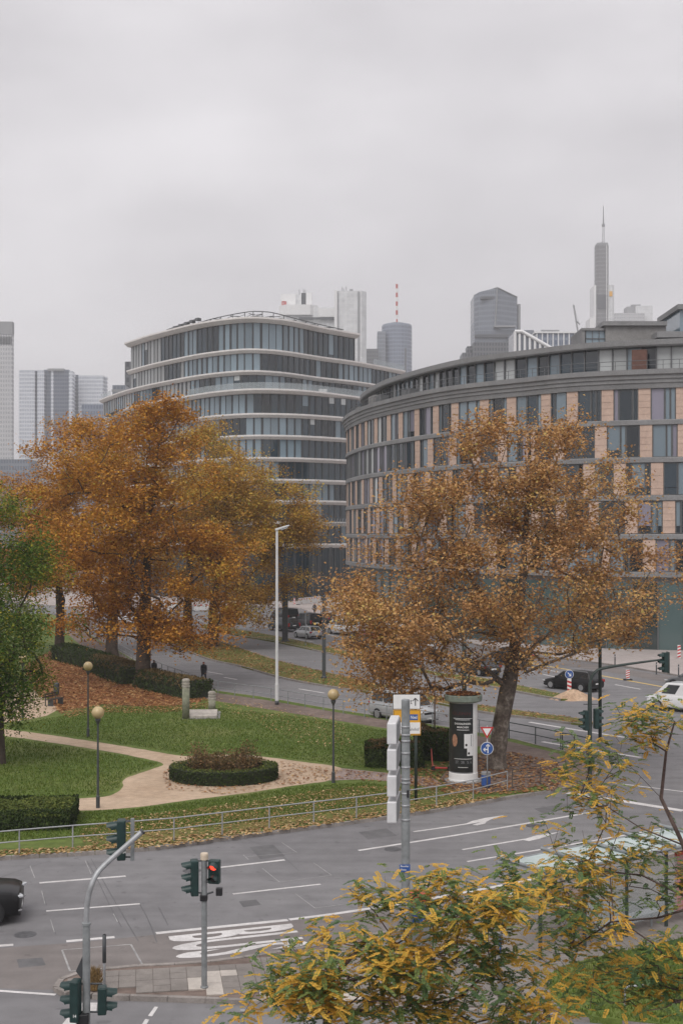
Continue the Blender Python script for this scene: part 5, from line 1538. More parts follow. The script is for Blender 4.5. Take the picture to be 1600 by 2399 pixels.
# ------------------------------------------------------------------ lamps
gl_group = 'globe lamps in the park'
def globe_lamp(u, v, vt, label, rg=None):
    b = G(u, v, KZ)
    h = H - (vt - HV) / F * b.y - KZ
    t = thing('globe_lamp', label, 'park lamp', b, 0, gl_group)
    r = .27
    MB().lathe([(.085, 0), (.085, .5), (.055, .55), (.05, 1.6), (.04, h - 2 * r - .25), (.06, h - 2 * r - .2), (.12, h - 2 * r - .06), (.12, h - 2 * r)], 12).build('lamp_post', M['pole_dark'], t)
    prof = [(r * math.sin(math.pi * k / 14), h - r - r * math.cos(math.pi * k / 14)) for k in range(1, 14)]
    MB().lathe(prof, 20, split=False).build('glass_globe', M['globe'], t)
    MB().tube([(0, 0, h - 2 * r), (0, 0, h - r)], .05, 8).build('lamp_holder', M['pole_dark'], t)
globe_lamp(230, 1893, 1655, 'globe park lamp standing at the edge of the gravel path fork')
globe_lamp(207, 1727, 1550, 'globe park lamp on the lawn beyond the gravel path')
globe_lamp(781, 1834, 1614, 'globe park lamp near the oval bed on the brick path')
globe_lamp(54, 1688, 1534, 'globe park lamp half hidden by the green tree')

b = G(649, 1651, KZ)
t = thing('street_lamp', 'tall white street lamp with angled head beside the wide road', 'street lamp', b)
h = H - (1246 - HV) / F * b.y
MB().lathe([(.13, 0), (.13, 1.4), (.11, 1.5), (.085, h)], 12).build('mast', M['lamp_white'], t)
MB().lathe([(.14, 0), (.14, .28)], 12).build('foot_band', M['pole_dark'], t)
mb = MB()
mb.add([(-.12, -.13, h - .05), (.1, -.16, h), (.85, -.14, h + .28), (.85, .14, h + .28), (.1, .16, h), (-.12, .13, h - .05), (-.12, -.13, h + .1), (.1, -.16, h + .18), (.85, -.14, h + .38), (.85, .14, h + .38), (.1, .16, h + .18), (-.12, .13, h + .1)],
       [(0, 5, 4, 3, 2, 1), (6, 7, 8, 9, 10, 11), (0, 1, 7, 6), (1, 2, 8, 7), (2, 3, 9, 8), (3, 4, 10, 9), (4, 5, 11, 10), (5, 0, 6, 11)])
mb.build('lamp_head', M['lamp_white'], t, bevel=.03)
MB().box((.5, 0, h + .1), (.5, .2, .06), M=Matrix.Rotation(-.35, 3, 'Y')).build('lens', M['headlamp'], t)

def plain_post(name, u, v, vt, w, mat, label, cat, foot=None, square=False):
    b = G(u, v, KZ)
    h = H - (vt - HV) / F * b.y - KZ
    t = thing(name, label, cat, b)
    (MB().box((0, 0, h / 2), (w, w, h)) if square else MB().lathe([(w / 2, 0), (w / 2 * .9, h)], 12)).build('shaft', M[mat], t, bevel=.01 if square else 0)
    MB().lathe([(w * .8, 0), (w * .8, .12), (w * .55, .2)], 12).build('foot', M[foot or mat], t)
    MB().lathe([(w * .42, h), (w * .42, h + .03), (w * .2, h + .06)], 10).build('cap', M['pole_dark'], t)
    return t
plain_post('catenary_mast', 668, 1503, 1355, .62, 'pole_dark', 'thick dark grey steel mast on the narrow grass median', 'mast', None, True)
plain_post('catenary_mast', 759, 1589, 1396, .3, 'pole_dark', 'slim dark steel mast at the edge of the leafy median', 'mast', None, True)
plain_post('sign_post', 716, 1512, 1432, .08, 'grey_pole', 'thin bare grey post behind the silver hatchback', 'post')
plain_post('catenary_mast', 1087, 1640, 1480, .34, 'green_dark', 'dark round mast standing behind the advertising column', 'mast', 'grey_pole')
plain_post('light_mast', 1405, 1738, 1180, .2, 'green_dark', 'slender grey green light mast next to the mast arm signal', 'mast')
plain_post('sapling_stake', 1018, 1720, 1590, .09, 'bark_twig', 'thin stake of a young tree behind the hedge', 'stake')

# ------------------------------------------------------------------ traffic signals
def signal_head(parent, loc, face, n=3, lit=None, board=None, s=1.0, name='signal_head'):
    """lenses look along the direction `face` (radians)"""
    hd = thing(name, None, None, loc, face)
    hd.parent = parent
    hgt = .31 * n
    MB().box((0, 0, 0), (.2, .3, hgt)).build('housing', M['signal_green'], hd, bevel=.03)
    for k in range(n):
        z = hgt / 2 - .155 - .31 * k
        mb = MB()
        m = 12
        ring = [(.11, a) for a in np.linspace(-.35, math.pi + .35, m)]
        vs_, fs = [], []
        for r_, x0, x1 in ((.125, .1, .34), (.112, .1, .33)):
            for (q, a) in ring:
                vs_.append((x0, r_ * math.cos(a), z + r_ * math.sin(a)))
                vs_.append((x1 - (.11 if math.sin(a) < .1 else 0), r_ * math.cos(a) * .94, z + r_ * math.sin(a) * .94 - .03))
        for g in range(2):
            for i in range(m - 1):
                a = g * 2 * m + i * 2
                fs.append((a, a + 1, a + 3, a + 2))
        mb.add(vs_, fs, 0, True)
        mb.build('visor', M['signal_green'], hd)
        mb = MB().lathe([(.105, 0), (.1, .015), (.06, .028)], 16)
        mm = M['signal_lens']
        if lit == k:
            mm = M['lit_red']
        o = mb.build('lens', mm, hd, (.095, 0, z)); o.rotation_euler = (0, math.pi / 2, 0)
    if board: MB().box((-.16, 0, 0), (.03, .1, hgt * 1.1)).build('backing_bar', M[board], hd)
    return hd

m_, N_, L_, B_ = nodes_of('lit_red')
B_.inputs["Base Color"].default_value = (.5, .02, .01, 1)
B_.inputs["Emission Color"].default_value = (1, .06, .03, 1)
B_.inputs["Emission Strength"].default_value = 1.6
M['lit_red'] = m_

# bent mast in the foreground
Y = 29.0
b = P(203, 2399, Y)
t = thing('bent_signal_mast', 'foreground traffic signal on a grey mast bent over at the top', 'traffic light', (b.x, Y, 0))
bl = Vector((b.x, Y, 0))
zc = P(203, 2167, Y).z
MB().lathe([(.095, 0), (.085, zc), (.105, zc + .001), (.105, zc + .05), (.06, zc + .06)], 16).build('mast', M['grey_pole'], t)
arm = [P(u, v, Y + dy) - bl for u, v, dy in ((203, 2168, 0), (204, 2130, 0), (208, 2100, 0), (215, 2075, 0), (226, 2050, .1), (240, 2033, .2), (262, 2012, .3), (332, 1950, .5))]
arm = spline(arm, n=24)
MB().tube(arm, [.062] * 24, 12).build('bent_arm', M['galv'], t)
MB().tube([arm[-1], arm[-1] + (arm[-1] - arm[-2]).normalized() * .05], .075, 12).build('arm_cap', M['pole_dark'], t)
h1 = P(285, 1967, Y + .75) - bl
signal_head(t, h1, math.pi + .12)
MB().box(P(311, 1967, Y + .7) - bl, (.08, .08, .98)).build('backing_bar', M['grey_pole'], t)
mb = MB()
for v in (1923, 2008): mb.tube([P(288, v, Y + .72) - bl, P(311, v, Y + .7) - bl], .022, 6)
mb.build('head_bracket', M['pole_dark'], t)
signal_head(t, P(178, 2344, Y - .15) - bl, math.pi - .15)
signal_head(t, P(240, 2343, Y + .2) - bl, .15, 2 + 1 - 1)
mb = MB()
for v in (2305, 2371): mb.tube([P(180, v, Y) - bl, P(240, v, Y + .1) - bl], .022, 6)
mb.build('head_bracket', M['pole_dark'], t)
MB().box(P(195, 2392, Y - .13) - bl, (.26, .16, .32)).build('control_box', M['black'], t, bevel=.02)
lettering('14', 'number_sticker', P(172, 2385, Y - .32) - bl, (1, 0, 0), (0, 0, 1), .07, .07, M['white'], t, .02)
lettering('54', 'number_sticker', P(288, 2000, Y + .58) - bl, (1, 0, 0), (0, 0, 1), .07, .06, M['white'], t, .02)
mb = MB()
q = [P(u, v, Y + .03) - bl for u, v in ((178, 2276), (196, 2236), (197, 2300))]
q = q + [p + Vector((.03, .12, 0)) for p in q]
mb.add(q, [(0, 2, 1), (3, 4, 5), (0, 1, 4, 3), (1, 2, 5, 4), (2, 0, 3, 5)])
mb.build('sign_back', M['pole_dark'], t)

# signal post on the near pavement
b = G(479, 2314, KZ)
Y = b.y
t = thing('signal_post', 'grey traffic signal post with cream cap and lit red pedestrian light', 'traffic light', b)
def rel(u, v, dy=0): return P(u, v, Y + dy) - b
ht = rel(479, 2014).z
MB().lathe([(.1, 0), (.1, .03), (.075, .05), (.072, ht)], 14).build('post', M['grey_pole'], t)
MB().lathe([(.1, ht), (.105, ht + .13), (.095, ht + .17)], 16).build('cap', M['cream'], t)
signal_head(t, rel(456, 2056), math.pi + .2, 3)
signal_head(t, rel(503, 2042), -math.pi / 2 - .2, 2, 0)
mb = MB()
for v in (2017, 2092): mb.tube([rel(458, v), rel(479, v)], .02, 6)
for v in (2017, 2067): mb.tube([rel(503, v), rel(479, v)], .02, 6)
mb.tube([rel(480, 2096), rel(500, 2090)], .025, 6)
mb.build('bracket', M['pole_dark'], t)
MB().box(rel(478, 2103), (.19, .19, .16)).build('clamp_box', M['black'], t, bevel=.015)
MB().box(rel(514, 2089), (.17, .15, .2)).build('detector_box', M['black'], t, bevel=.02)

# mast-arm signal at the corner
b = G(1381, 1845, KZ)
Y = b.y
t = thing('mast_arm_signal', 'dark traffic signal with long arm reaching over the wide road', 'traffic light', b)
MB().lathe([(.11, 0), (.1, rel(1381, 1640).z), (.08, rel(1381, 1600).z)], 14).build('mast', M['green_dark'], t)
arm = spline([rel(1381, 1612), rel(1384, 1590), rel(1394, 1574), rel(1412, 1566), rel(1470, 1556), rel(1552, 1545)], n=18)
MB().tube(arm, np.linspace(.08, .045, 18), 10).build('arm', M['green_dark'], t)
signal_head(t, rel(1557, 1552), math.pi + .3, 3)
MB().box(rel(1564, 1552, .1), (.07, .4, .98)).build('backing_board', M['green_dark'], t)
signal_head(t, rel(1372, 1688), math.pi + .2, 3)
signal_head(t, rel(1396, 1684), .2, 3)
MB().tube([rel(1366, 1650), rel(1400, 1650)], .025, 6).build('bracket', M['pole_dark'], t)
# push-button posts and detector pole on the near island
b = G(245, 2330, KZ)
t = thing('sign_pole', 'short thin grey pole with dark sleeve on the island nose', 'post', b)
hh = P(245, 2190, b.y).z - KZ
MB().lathe([(.035, 0), (.035, hh)], 10).build('post', M['galv'], t)
MB().lathe([(.05, hh - .72), (.05, hh)], 10).build('sleeve', M['pole_dark'], t)

# grey cylinder mast with four box signs
Y = 36.0
b = Vector((P(950, 2000, Y).x, Y, KZ))
t = thing('sign_mast', 'thick grey round mast with four white box signs stacked on its side', 'sign mast', b)
htop = P(950, 1640, Y).z - KZ
MB().lathe([(.125, 0), (.12, htop), (.1, htop + .02)], 18).build('mast', M['grey_pole'], t)
for k in range(4):
    z = P(0, 1719 + 61.5 * k, Y).z - KZ
    o = MB().box((0, 0, 0), (.27, 1.6, .6)).build('box_sign', M['lamp_white'], t, (-.31, .75, z), -.1, bevel=.03)
    MB().box((.15, 0, 0), (.02, 1.5, .52)).build('sign_face', M['t_grey'], o)
    for dz in (.2, -.2):
        MB().lathe([(.128, z + dz - .03), (.128, z + dz + .03)], 18).build('clamp_band', M['galv'], t)
for dz in (1.0, 2.35): MB().lathe([(.135, htop - dz), (.135, htop - dz + .05)], 18).build('clamp_band', M['galv'], t)
MB().box((.06, -.13, P(0, 1858, Y).z - KZ), (.06, .06, .2)).build('cable_box', M['black'], t)
pl = MB().box((-.03, -.15, P(0, 2031, Y).z - KZ), (.3, .03, .2)).build('street_name_plate', M['sign_blue'], t)
lettering('Baseler', 'plate_lettering', (-.15, -.17, P(0, 2028, Y).z - KZ), (1, 0, 0), (0, 0, 1), .24, .05, M['white'], pl, .01)
lettering('Platz', 'plate_lettering', (-.15, -.17, P(0, 2036, Y).z - KZ), (1, 0, 0), (0, 0, 1), .16, .05, M['white'], pl, .01)

# yellow direction sign on its own post
b = G(974, 1877, KZ)
Y = b.y
t = thing('direction_sign', 'yellow direction sign with white panel above on a dark post', 'road sign', b)
MB().lathe([(.07, 0), (.07, rel(974, 1628).z)], 10).build('post', M['green_dark'], t)
yaw = Matrix.Rotation(-.25, 3, 'Z')
def panel(name, u0, u1, v0, v1, mat, parent, dy=-.12, th=.03, ox=0):
    a, c = rel(u0, v0), rel(u1, v1)
    o = MB().box((0, 0, 0), (abs(c.x - a.x), th, abs(a.z - c.z))).build(name, mat, parent, ((a.x + c.x) / 2, dy, (a.z + c.z) / 2), -.0, bevel=.012)
    return o, abs(c.x - a.x), abs(a.z - c.z)
pl, pw, ph = panel('white_panel', 921, 983, 1627, 1660, M['white'], t)
MB().box((0, .012, 0), (pw + .04, .02, ph + .04)).build('panel_border', M['black'], pl)
mb = MB().box((pw / 2 - .2, -.02, -.02), (.04, .01, .3)).box((pw / 2 - .26, -.02, .1), (.035, .01, .17), M=Matrix.Rotation(.75, 3, 'Y')).box((pw / 2 - .14, -.02, .1), (.035, .01, .17), M=Matrix.Rotation(-.75, 3, 'Y'))
mb.build('arrow', M['black'], pl)
lettering('t', 'sign_lettering', (pw / 2 - .42, -.02, -.1), (1, 0, 0), (0, 0, 1), .07, .2, M['black'], pl, .01)
pl, pw, ph = panel('yellow_panel', 921, 985, 1662, 1722, M['sign_yellow'], t)
MB().box((0, -.018, 0), (pw - .06, .006, ph - .06)).build('inner_border', M['black'], pl)
MB().box((0, -.022, 0), (pw - .09, .006, ph - .09)).build('sign_face', M['sign_yellow'], pl)
MB().box((.28, -.026, ph / 2 - .33), (.4, .006, .26)).build('blue_field', M['sign_blue'], pl)
lettering('Nied', 'sign_lettering', (.16, -.031, ph / 2 - .4), (1, 0, 0), (0, 0, 1), .28, .14, M['white'], pl, .01)
MB().box((.1, -.026, -.24), (.95, .006, .5)).build('white_field', M['white'], pl)
lettering('Hauptbahnhof', 'sign_lettering', (-.32, -.031, -.4), (1, 0, 0), (0, 0, 1), .86, .18, M['black'], pl, .0)
mb = MB().box((-pw / 2 + .22, -.027, .05), (.22, .008, .05)).box((-pw / 2 + .14, -.027, .1), (.16, .008, .045), M=Matrix.Rotation(-.75, 3, 'Y')).box((-pw / 2 + .14, -.027, .0), (.16, .008, .045), M=Matrix.Rotation(.75, 3, 'Y'))
mb.build('arrow', M['black'], pl)

# yield sign over blue arrow disc, with a blue litter bin
b = G(1141, 1851, KZ)
Y = b.y
t = thing('traffic_sign_post', 'give way triangle above a round blue arrow sign on one post', 'road sign', b)
MB().lathe([(.03, 0), (.03, rel(1141, 1700).z)], 8).build('post', M['galv'], t)
def tri(c, r, th, mat, name, par, dy):
    v = [Vector((c.x + r * math.sin(a), 0, c.z + r * math.cos(a))) for a in (math.radians(60), math.pi, math.radians(300))]
    vs_ = [(p.x, dy, p.z) for p in v] + [(p.x, dy + th, p.z) for p in v]
    return MB().add(vs_, [(0, 1, 2), (5, 4, 3), (0, 3, 4, 1), (1, 4, 5, 2), (2, 5, 3, 0)]).build(name, mat, par)
c = rel(1140, 1712)
tr_ = tri(c, .36, .02, M['sign_red'], 'give_way_triangle', t, -.07)
tri(c, .23, .012, M['white'], 'white_field', tr_, -.085)
c = rel(1140, 1753)
def disc(c, r, mat, name, par, dy, sx=1.0):
    n = 24
    vs_ = [(c.x + r * sx * math.cos(2 * math.pi * k / n), dy, c.z + r * math.sin(2 * math.pi * k / n)) for k in range(n)]
    vs_ += [(p[0], dy + .015, p[2]) for p in vs_]
    return MB().add(vs_, [tuple(range(n)), tuple(range(n, 2 * n))[::-1]] + [(k, k + n, (k + 1) % n + n, (k + 1) % n) for k in range(n)]).build(name, mat, par)
dk = disc(c, .3, M['white'], 'blue_disc_border', t, -.07)
disc(c, .275, M['sign_blue'], 'blue_disc', dk, -.08)
mb = MB().box((c.x + .04, -.085, c.z - .02), (.045, .01, .4)).box((c.x + .0, -.085, c.z + .15), (.04, .01, .14), M=Matrix.Rotation(.7, 3, 'Y')).box((c.x + .085, -.085, c.z + .15), (.04, .01, .14), M=Matrix.Rotation(-.7, 3, 'Y'))
mb.box((c.x - .05, -.086, c.z - .05), (.15, .01, .045)).box((c.x - .12, -.086, c.z - .01), (.12, .01, .04), M=Matrix.Rotation(-.7, 3, 'Y')).box((c.x - .12, -.086, c.z - .09), (.12, .01, .04), M=Matrix.Rotation(.7, 3, 'Y'))
mb.build('white_arrows', M['white'], dk)
b2 = G(1138, 1846, KZ)
t = thing('litter_bin', 'blue round litter bin with pale rim on the sign post', 'bin', b2)
MB().lathe([(.17, .05), (.22, .15), (.22, .62)], 18).build('drum', M['sign_blue'], t)
MB().lathe([(.225, .62), (.225, .74), (.19, .76)], 18).build('rim', M['t_grey'], t)
MB().box((0, .2, .3), (.08, .06, .6)).build('bracket', M['galv'], t)

# ------------------------------------------------------------------ advertising column
b = G(1085, 1829, KZ)
Y = b.y
Rc = .67
t = thing('advertising_column', 'round white advertising column with black theatre poster and greenish lid', 'advertising column', b)
MB().lathe([(.92, -.03), (.92, .03), (.9, .05)], 32).build('plinth', M['concrete'], t)
MB().lathe([(.72, .05), (.72, .12), (.7, .14), (.69, .42), (Rc, .44), (Rc, 3.82)], 40).build('drum', M['white'], t)
MB().lathe([(.7, 3.8), (.88, 3.86), (.9, 3.9), (.9, 4.12), (.86, 4.16)], 40).build('lid', M['verdigris'], t)
lf = NP.uniform(0, 1, (900, 2)); an = lf[:, 0] * 2 * np.pi; rr_ = np.sqrt(lf[:, 1]) * .82
LC = np.column_stack([rr_ * np.cos(an), rr_ * np.sin(an), 4.17 + NP.uniform(0, .05, 900)])
tag(link_mesh('leaves_on_lid', quads_mesh('leaves_on_lid', leaf_quads(LC, .13, .8, 1.0, NP, .2, .3), NP.uniform(0, .6, 900), M['leaf_litter']), t), kind='stuff')
def wrap(x, z, dr=.004):
    a = x / Rc - math.pi / 2
    return Vector(((Rc + dr) * math.cos(a), (Rc + dr) * math.sin(a), z))
def sheet_on(name, x0, x1, z0, z1, mat, dr, par):
    n = max(2, int((x1 - x0) / .08))
    vs_ = []
    for k in range(n + 1):
        x = x0 + (x1 - x0) * k / n
        vs_ += [wrap(x, z0, dr), wrap(x, z1, dr)]
    return MB().add(vs_, [(2 * k, 2 * k + 2, 2 * k + 3, 2 * k + 1) for k in range(n)], 0, True).build(name, mat, par)
po = sheet_on('poster', -1.0, .44, .47, 3.78, M['poster'], .004, t)
sheet_on('torn_edge', -1.0, .44, .45, .5, M['t_grey'], .006, po)
def wtext(s, x0, z0, w, h, mat, bold=.01):
    lettering(s, 'poster_lettering', (x0, 0, z0), (1, 0, 0), (0, 0, 1), w, h, mat, po, bold, lambda p: wrap(p.x, p.z, .008))
wtext('DAS KALENDER-', -.5, 2.78, .82, .09, M['white'], .02)
wtext('MÄRCHEN', -.36, 2.62, .55, .1, M['white'], .02)
wtext('GLENN', -.62, 3.24, .9, .15, M['poster_red'], .01)
for z, x0, x1 in ((3.06, -.58, .38), (3.0, -.46, .26), (2.52, -.38, .22), (1.14, -.52, .36), (.74, -.32, .16)):
    sheet_on('poster_line', x0, x1, z, z + .022, M['t_white'], .008, po)
wtext('27.  28.  5. 6.', -.46, .93, .84, .13, M['t_grey'], .0)
# portrait (plain head shape) and white sheets
n = 20
vs_ = [wrap(-.5, 2.02, .007)] + [wrap(-.5 + f_ * .15 * math.cos(6.2832 * k / n), 2.02 + f_ * .3 * math.sin(6.2832 * k / n), .007) for f_ in (.4, .75, 1) for k in range(n)]
fs = [(0, 1 + k, 1 + (k + 1) % n) for k in range(n)] + [(1 + g * n + k, 1 + (g + 1) * n + k, 1 + (g + 1) * n + (k + 1) % n, 1 + g * n + (k + 1) % n) for g in (0, 1) for k in range(n)]
MB().add(vs_, fs).build('portrait', M['skin'], po)
for (x0, x1, z0, z1) in ((-.02, .42, 1.66, 2.34), (.12, .43, 1.3, 1.72)): sheet_on('white_sheet', x0, x1, z0, z1, M['t_white'], .008, po)
for (cx_, cz) in ((.08, 1.82), (.2, 1.42)):
    MB().add([wrap(cx_ + .055 * math.cos(6.2832 * k / 14), cz + .06 * math.sin(6.2832 * k / 14), .012) for k in range(14)], [tuple(range(14))]).build('dark_dot', M['black'], po)
sheet_on('grey_bar', .3, .34, 1.75, 2.3, M['t_grey'], .011, po)

# ------------------------------------------------------------------ park furniture
for u, v, vt, w, lab in ((436, 1684, 1590, .5, 'tall square mossy stone post with grooved top'), (497, 1664, 1619, .5, 'short mossy stone post with grooved top')):
    b = G(u, v, KZ); h = H - (vt - HV) / F * b.y - KZ
    t = thing('stone_post', lab, 'stone post', b, .1)
    MB().lathe([(.24, 0), (.24, h - .55)], 20).build('shaft', M['stone_moss'], t)
    for k in range(3):
        MB().lathe([(.25, h - .55 + k * .18), (.26, h - .52 + k * .18), (.26, h - .43 + k * .18), (.2, h - .42 + k * .18), (.2, h - .37 + k * .18)], 20).build('ring', M['stone'], t)
b = G(472, 1682, KZ)
t = thing('stone_slab', 'flat pale stone slab lying between the two stone posts', 'stone slab', b, .08)
MB().box((0, 1.2, .1), (2.0, 3.0, .17)).build('slab', M['stone'], t, bevel=.02)
MB().box((0, 1.2, .01), (2.4, 3.4, .04)).build('base', M['concrete'], t)
b = G(133, 1632, KZ)
t = thing('litter_bin', 'dark litter bin beside the gravel seat area', 'bin', b)
MB().lathe([(.18, .2), (.21, .3), (.21, .95), (.17, 1.0)], 14).build('drum', M['pole_dark'], t)
MB().tube([(0, .22, 0), (0, .22, 1.1)], .03, 6).build('post', M['pole_dark'], t)
b = G(128, 1652, KZ)
t = thing('park_bench', 'dark slatted park bench on the gravel under the trees', 'bench', b, 1.2)
for k in range(3): MB().box((0, -.17 + .17 * k, .45), (1.7, .12, .05)).build('seat_slat', M['bark_dark'], t)
for k in range(2): MB().box((0, .3, .62 + .17 * k), (1.7, .04, .12)).build('back_slat', M['bark_dark'], t)
for x in (-.6, .6):
    MB().box((x, -.1, .21), (.07, .4, .42)).build('leg', M['pole_dark'], t)
    MB().box((x, .32, .42), (.06, .05, .84)).build('back_support', M['pole_dark'], t)
# kick scooter by the hedge
b = G(1012, 1806, KZ)
t = thing('kick_scooter', 'reddish electric kick scooter parked beside the advertising column', 'scooter', b, -.12)
MB().box((.45, 0, .16), (.62, .15, .07)).build('deck', M['sign_red'], t, bevel=.02)
MB().tube([(.05, 0, .12), (.0, 0, .5), (-.04, 0, 1.12)], .028, 8).build('stem', M['hoard_red'], t)
MB().tube([(-.04, -.26, 1.14), (-.04, .26, 1.14)], .018, 6).build('handlebar', M['rubber'], t)
MB().tube([(.05, 0, .14), (.2, 0, .14)], .035, 6).build('neck', M['pole_dark'], t)
for x in (.06, .86):
    MB().tube([(x, -.03, .12), (x, .03, .12)], .12, 14).build('wheel', M['rubber'], t)
MB().box((.86, 0, .26), (.2, .08, .02)).build('mudguard', M['pole_dark'], t)
# stump-like shrub on island nose
b = G(222, 2318, KZ)
t = thing('dry_grass_tuft', 'dry ochre grass tuft growing on the island nose', 'grass tuft', b)
mb = MB()
for _ in range(240):
    a = R.uniform(0, 6.28); r = R.uniform(0, .13); h_ = R.uniform(.25, .6)
    x, y = r * math.cos(a), r * math.sin(a)
    mb.tube([(x, y, 0), (x * 1.5, y * 1.5, h_ * .6), (x * 2.1 + R.uniform(-.1, .1), y * 2.1, h_)], [.014, .011, .004], 3, cap=False)
M['straw'] = plain('straw', (.26, .17, .07), .9, 0, .5, 20)
mb.build('blades', M['straw'], t)

# ------------------------------------------------------------------ bus shelter
a0 = G(1164, 2025, 2.5); a1 = G(1512, 1955, 2.5); a2 = G(1243, 2067, 2.5)
ex = Vector((a1.x - a0.x, a1.y - a0.y, 0)); Ls = ex.length + 1.2; ex.normalize()
ey = Vector((ex.y, -ex.x, 0))
th_ = math.atan2(ex.y, ex.x)
t = thing('bus_shelter', 'glass roofed bus shelter with grey steel frame behind the foreground trees', 'bus shelter', (a0.x, a0.y, KZ), th_)
W_ = 1.75
nb = 4
for k in range(nb):
    x0 = .25 + k * (Ls - .5) / nb
    w = (Ls - .5) / nb
    MB().box((x0 + w / 2, -W_ / 2, 2.42 + KZ * 0), (w - .06, W_ - .1, .03)).build('roof_pane', M['shelter_glass'], t)
for k in range(nb + 1):
    x0 = .25 + k * (Ls - .5) / nb
    MB().tube([(x0, .25, 2.5), (x0, -W_ - .1, 2.5)], .055, 8).build('roof_beam', M['grey_pole'], t)
    MB().tube([(x0, -W_ + .25, 0), (x0, -W_ + .25, 2.45)], .055, 8).build('post', M['green_dark'], t)
for y in (.0, -W_):
    MB().tube([(0, y, 2.4), (Ls, y, 2.4)], .06, 8).build('eaves_beam', M['grey_pole'], t)
for k in range(1, nb):
    x0 = .25 + k * (Ls - .5) / nb; w = (Ls - .5) / nb
    MB().box((x0 + w / 2, -W_ + .25, 1.2), (w - .14, .02, 1.7)).build('back_pane', M['rail_glass'], t)
MB().box((Ls * .55, -W_ + .55, .45), (2.6, .34, .05)).build('bench_seat', M['lamp_white'], t, bevel=.02)
for x in (Ls * .55 - 1, Ls * .55 + 1): MB().tube([(x, -W_ + .5, 0), (x, -W_ + .5, .43)], .035, 8).build('bench_leg', M['grey_pole'], t)
MB().box((Ls - .9, -W_ + .3, 1.25), (1.2, .1, 1.8)).build('poster_case', M['banner_red'], t)
b = G(972, 2215, KZ)
t = thing('ticket_machine', 'grey ticket machine with red top panel half hidden by leaves', 'ticket machine', b, .5)
MB().box((0, 0, .75), (.75, .5, 1.5)).build('cabinet', M['grey_pole'], t, bevel=.02)
MB().box((0, -.01, 1.42), (.78, .54, .24)).build('top_panel', M['banner_red'], t, bevel=.02)
MB().box((0, -.27, .95), (.5, .03, .45)).build('screen', M['sign_blue'], t)
b = G(1171, 2330, KZ)
t = thing('bollard_post', 'short grey steel post with blue stripe among the foreground leaves', 'post', b)
MB().box((0, 0, .8), (.1, .1, 1.6)).build('post', M['grey_pole'], t)
MB().box((.0, -.055, 1.3), (.04, .012, .5)).build('stripe', M['sign_blue'], t)
b = G(571, 2399, 0)
t = thing('guard_post', 'square grey post at the kerb of the slip lane', 'post', (b.x, 31.0, 0))
MB().box((0, 0, .22), (.1, .1, .44)).build('post', M['grey_pole'], t, bevel=.01)
MB().box((0, 0, .45), (.11, .11, .02)).build('cap', M['galv'], t)

# ------------------------------------------------------------------ vehicles
STY = {  # stations: (t from nose, shoulder height, half-width share, sill height); cabin: base front/rear t, top front/rear t, belt height
    'hatch': dict(L=4.25, W=1.78, H=1.47, st=[(0, .56, .72, .3), (.03, .66, .88, .22), (.1, .78, .97, .2), (.27, .93, 1, .2), (.6, .95, 1, .2), (.9, .96, .98, .22), (.975, .94, .92, .28), (1, .8, .86, .34)], cab=(.25, .97, .43, .86), belt=.93),
    'wagon': dict(L=4.7, W=1.82, H=1.48, st=[(0, .56, .72, .3), (.03, .66, .88, .22), (.1, .76, .97, .2), (.27, .92, 1, .2), (.6, .95, 1, .2), (.92, .97, .98, .22), (.98, .95, .93, .28), (1, .82, .88, .34)], cab=(.25, .975, .4, .92), belt=.93),
    'suv': dict(L=4.6, W=1.88, H=1.68, st=[(0, .82, .8, .3), (.012, .92, .92, .26), (.06, 1.0, .985, .26), (.25, 1.08, 1, .28), (.6, 1.1, 1, .28), (.92, 1.12, .98, .3), (.98, 1.1, .93, .36), (1, .95, .88, .42)], cab=(.24, .97, .38, .9), belt=1.08),
    'van': dict(L=4.9, W=1.92, H=1.96, st=[(0, .75, .76, .34), (.02, .9, .9, .28), (.08, 1.02, .98, .26), (.18, 1.12, 1, .26), (.6, 1.15, 1, .26), (.95, 1.15, 1, .28), (.99, 1.13, .97, .34), (1, 1.0, .94, .38)], cab=(.14, .985, .3, .955), belt=1.12),
    'sedan': dict(L=4.6, W=1.8, H=1.43, st=[(0, .56, .72, .3), (.03, .66, .88, .22), (.1, .76, .97, .2), (.27, .9, 1, .2), (.6, .94, 1, .2), (.86, .98, .98, .22), (.975, .94, .92, .28), (1, .8, .86, .34)], cab=(.25, .87, .42, .74), belt=.91),
}
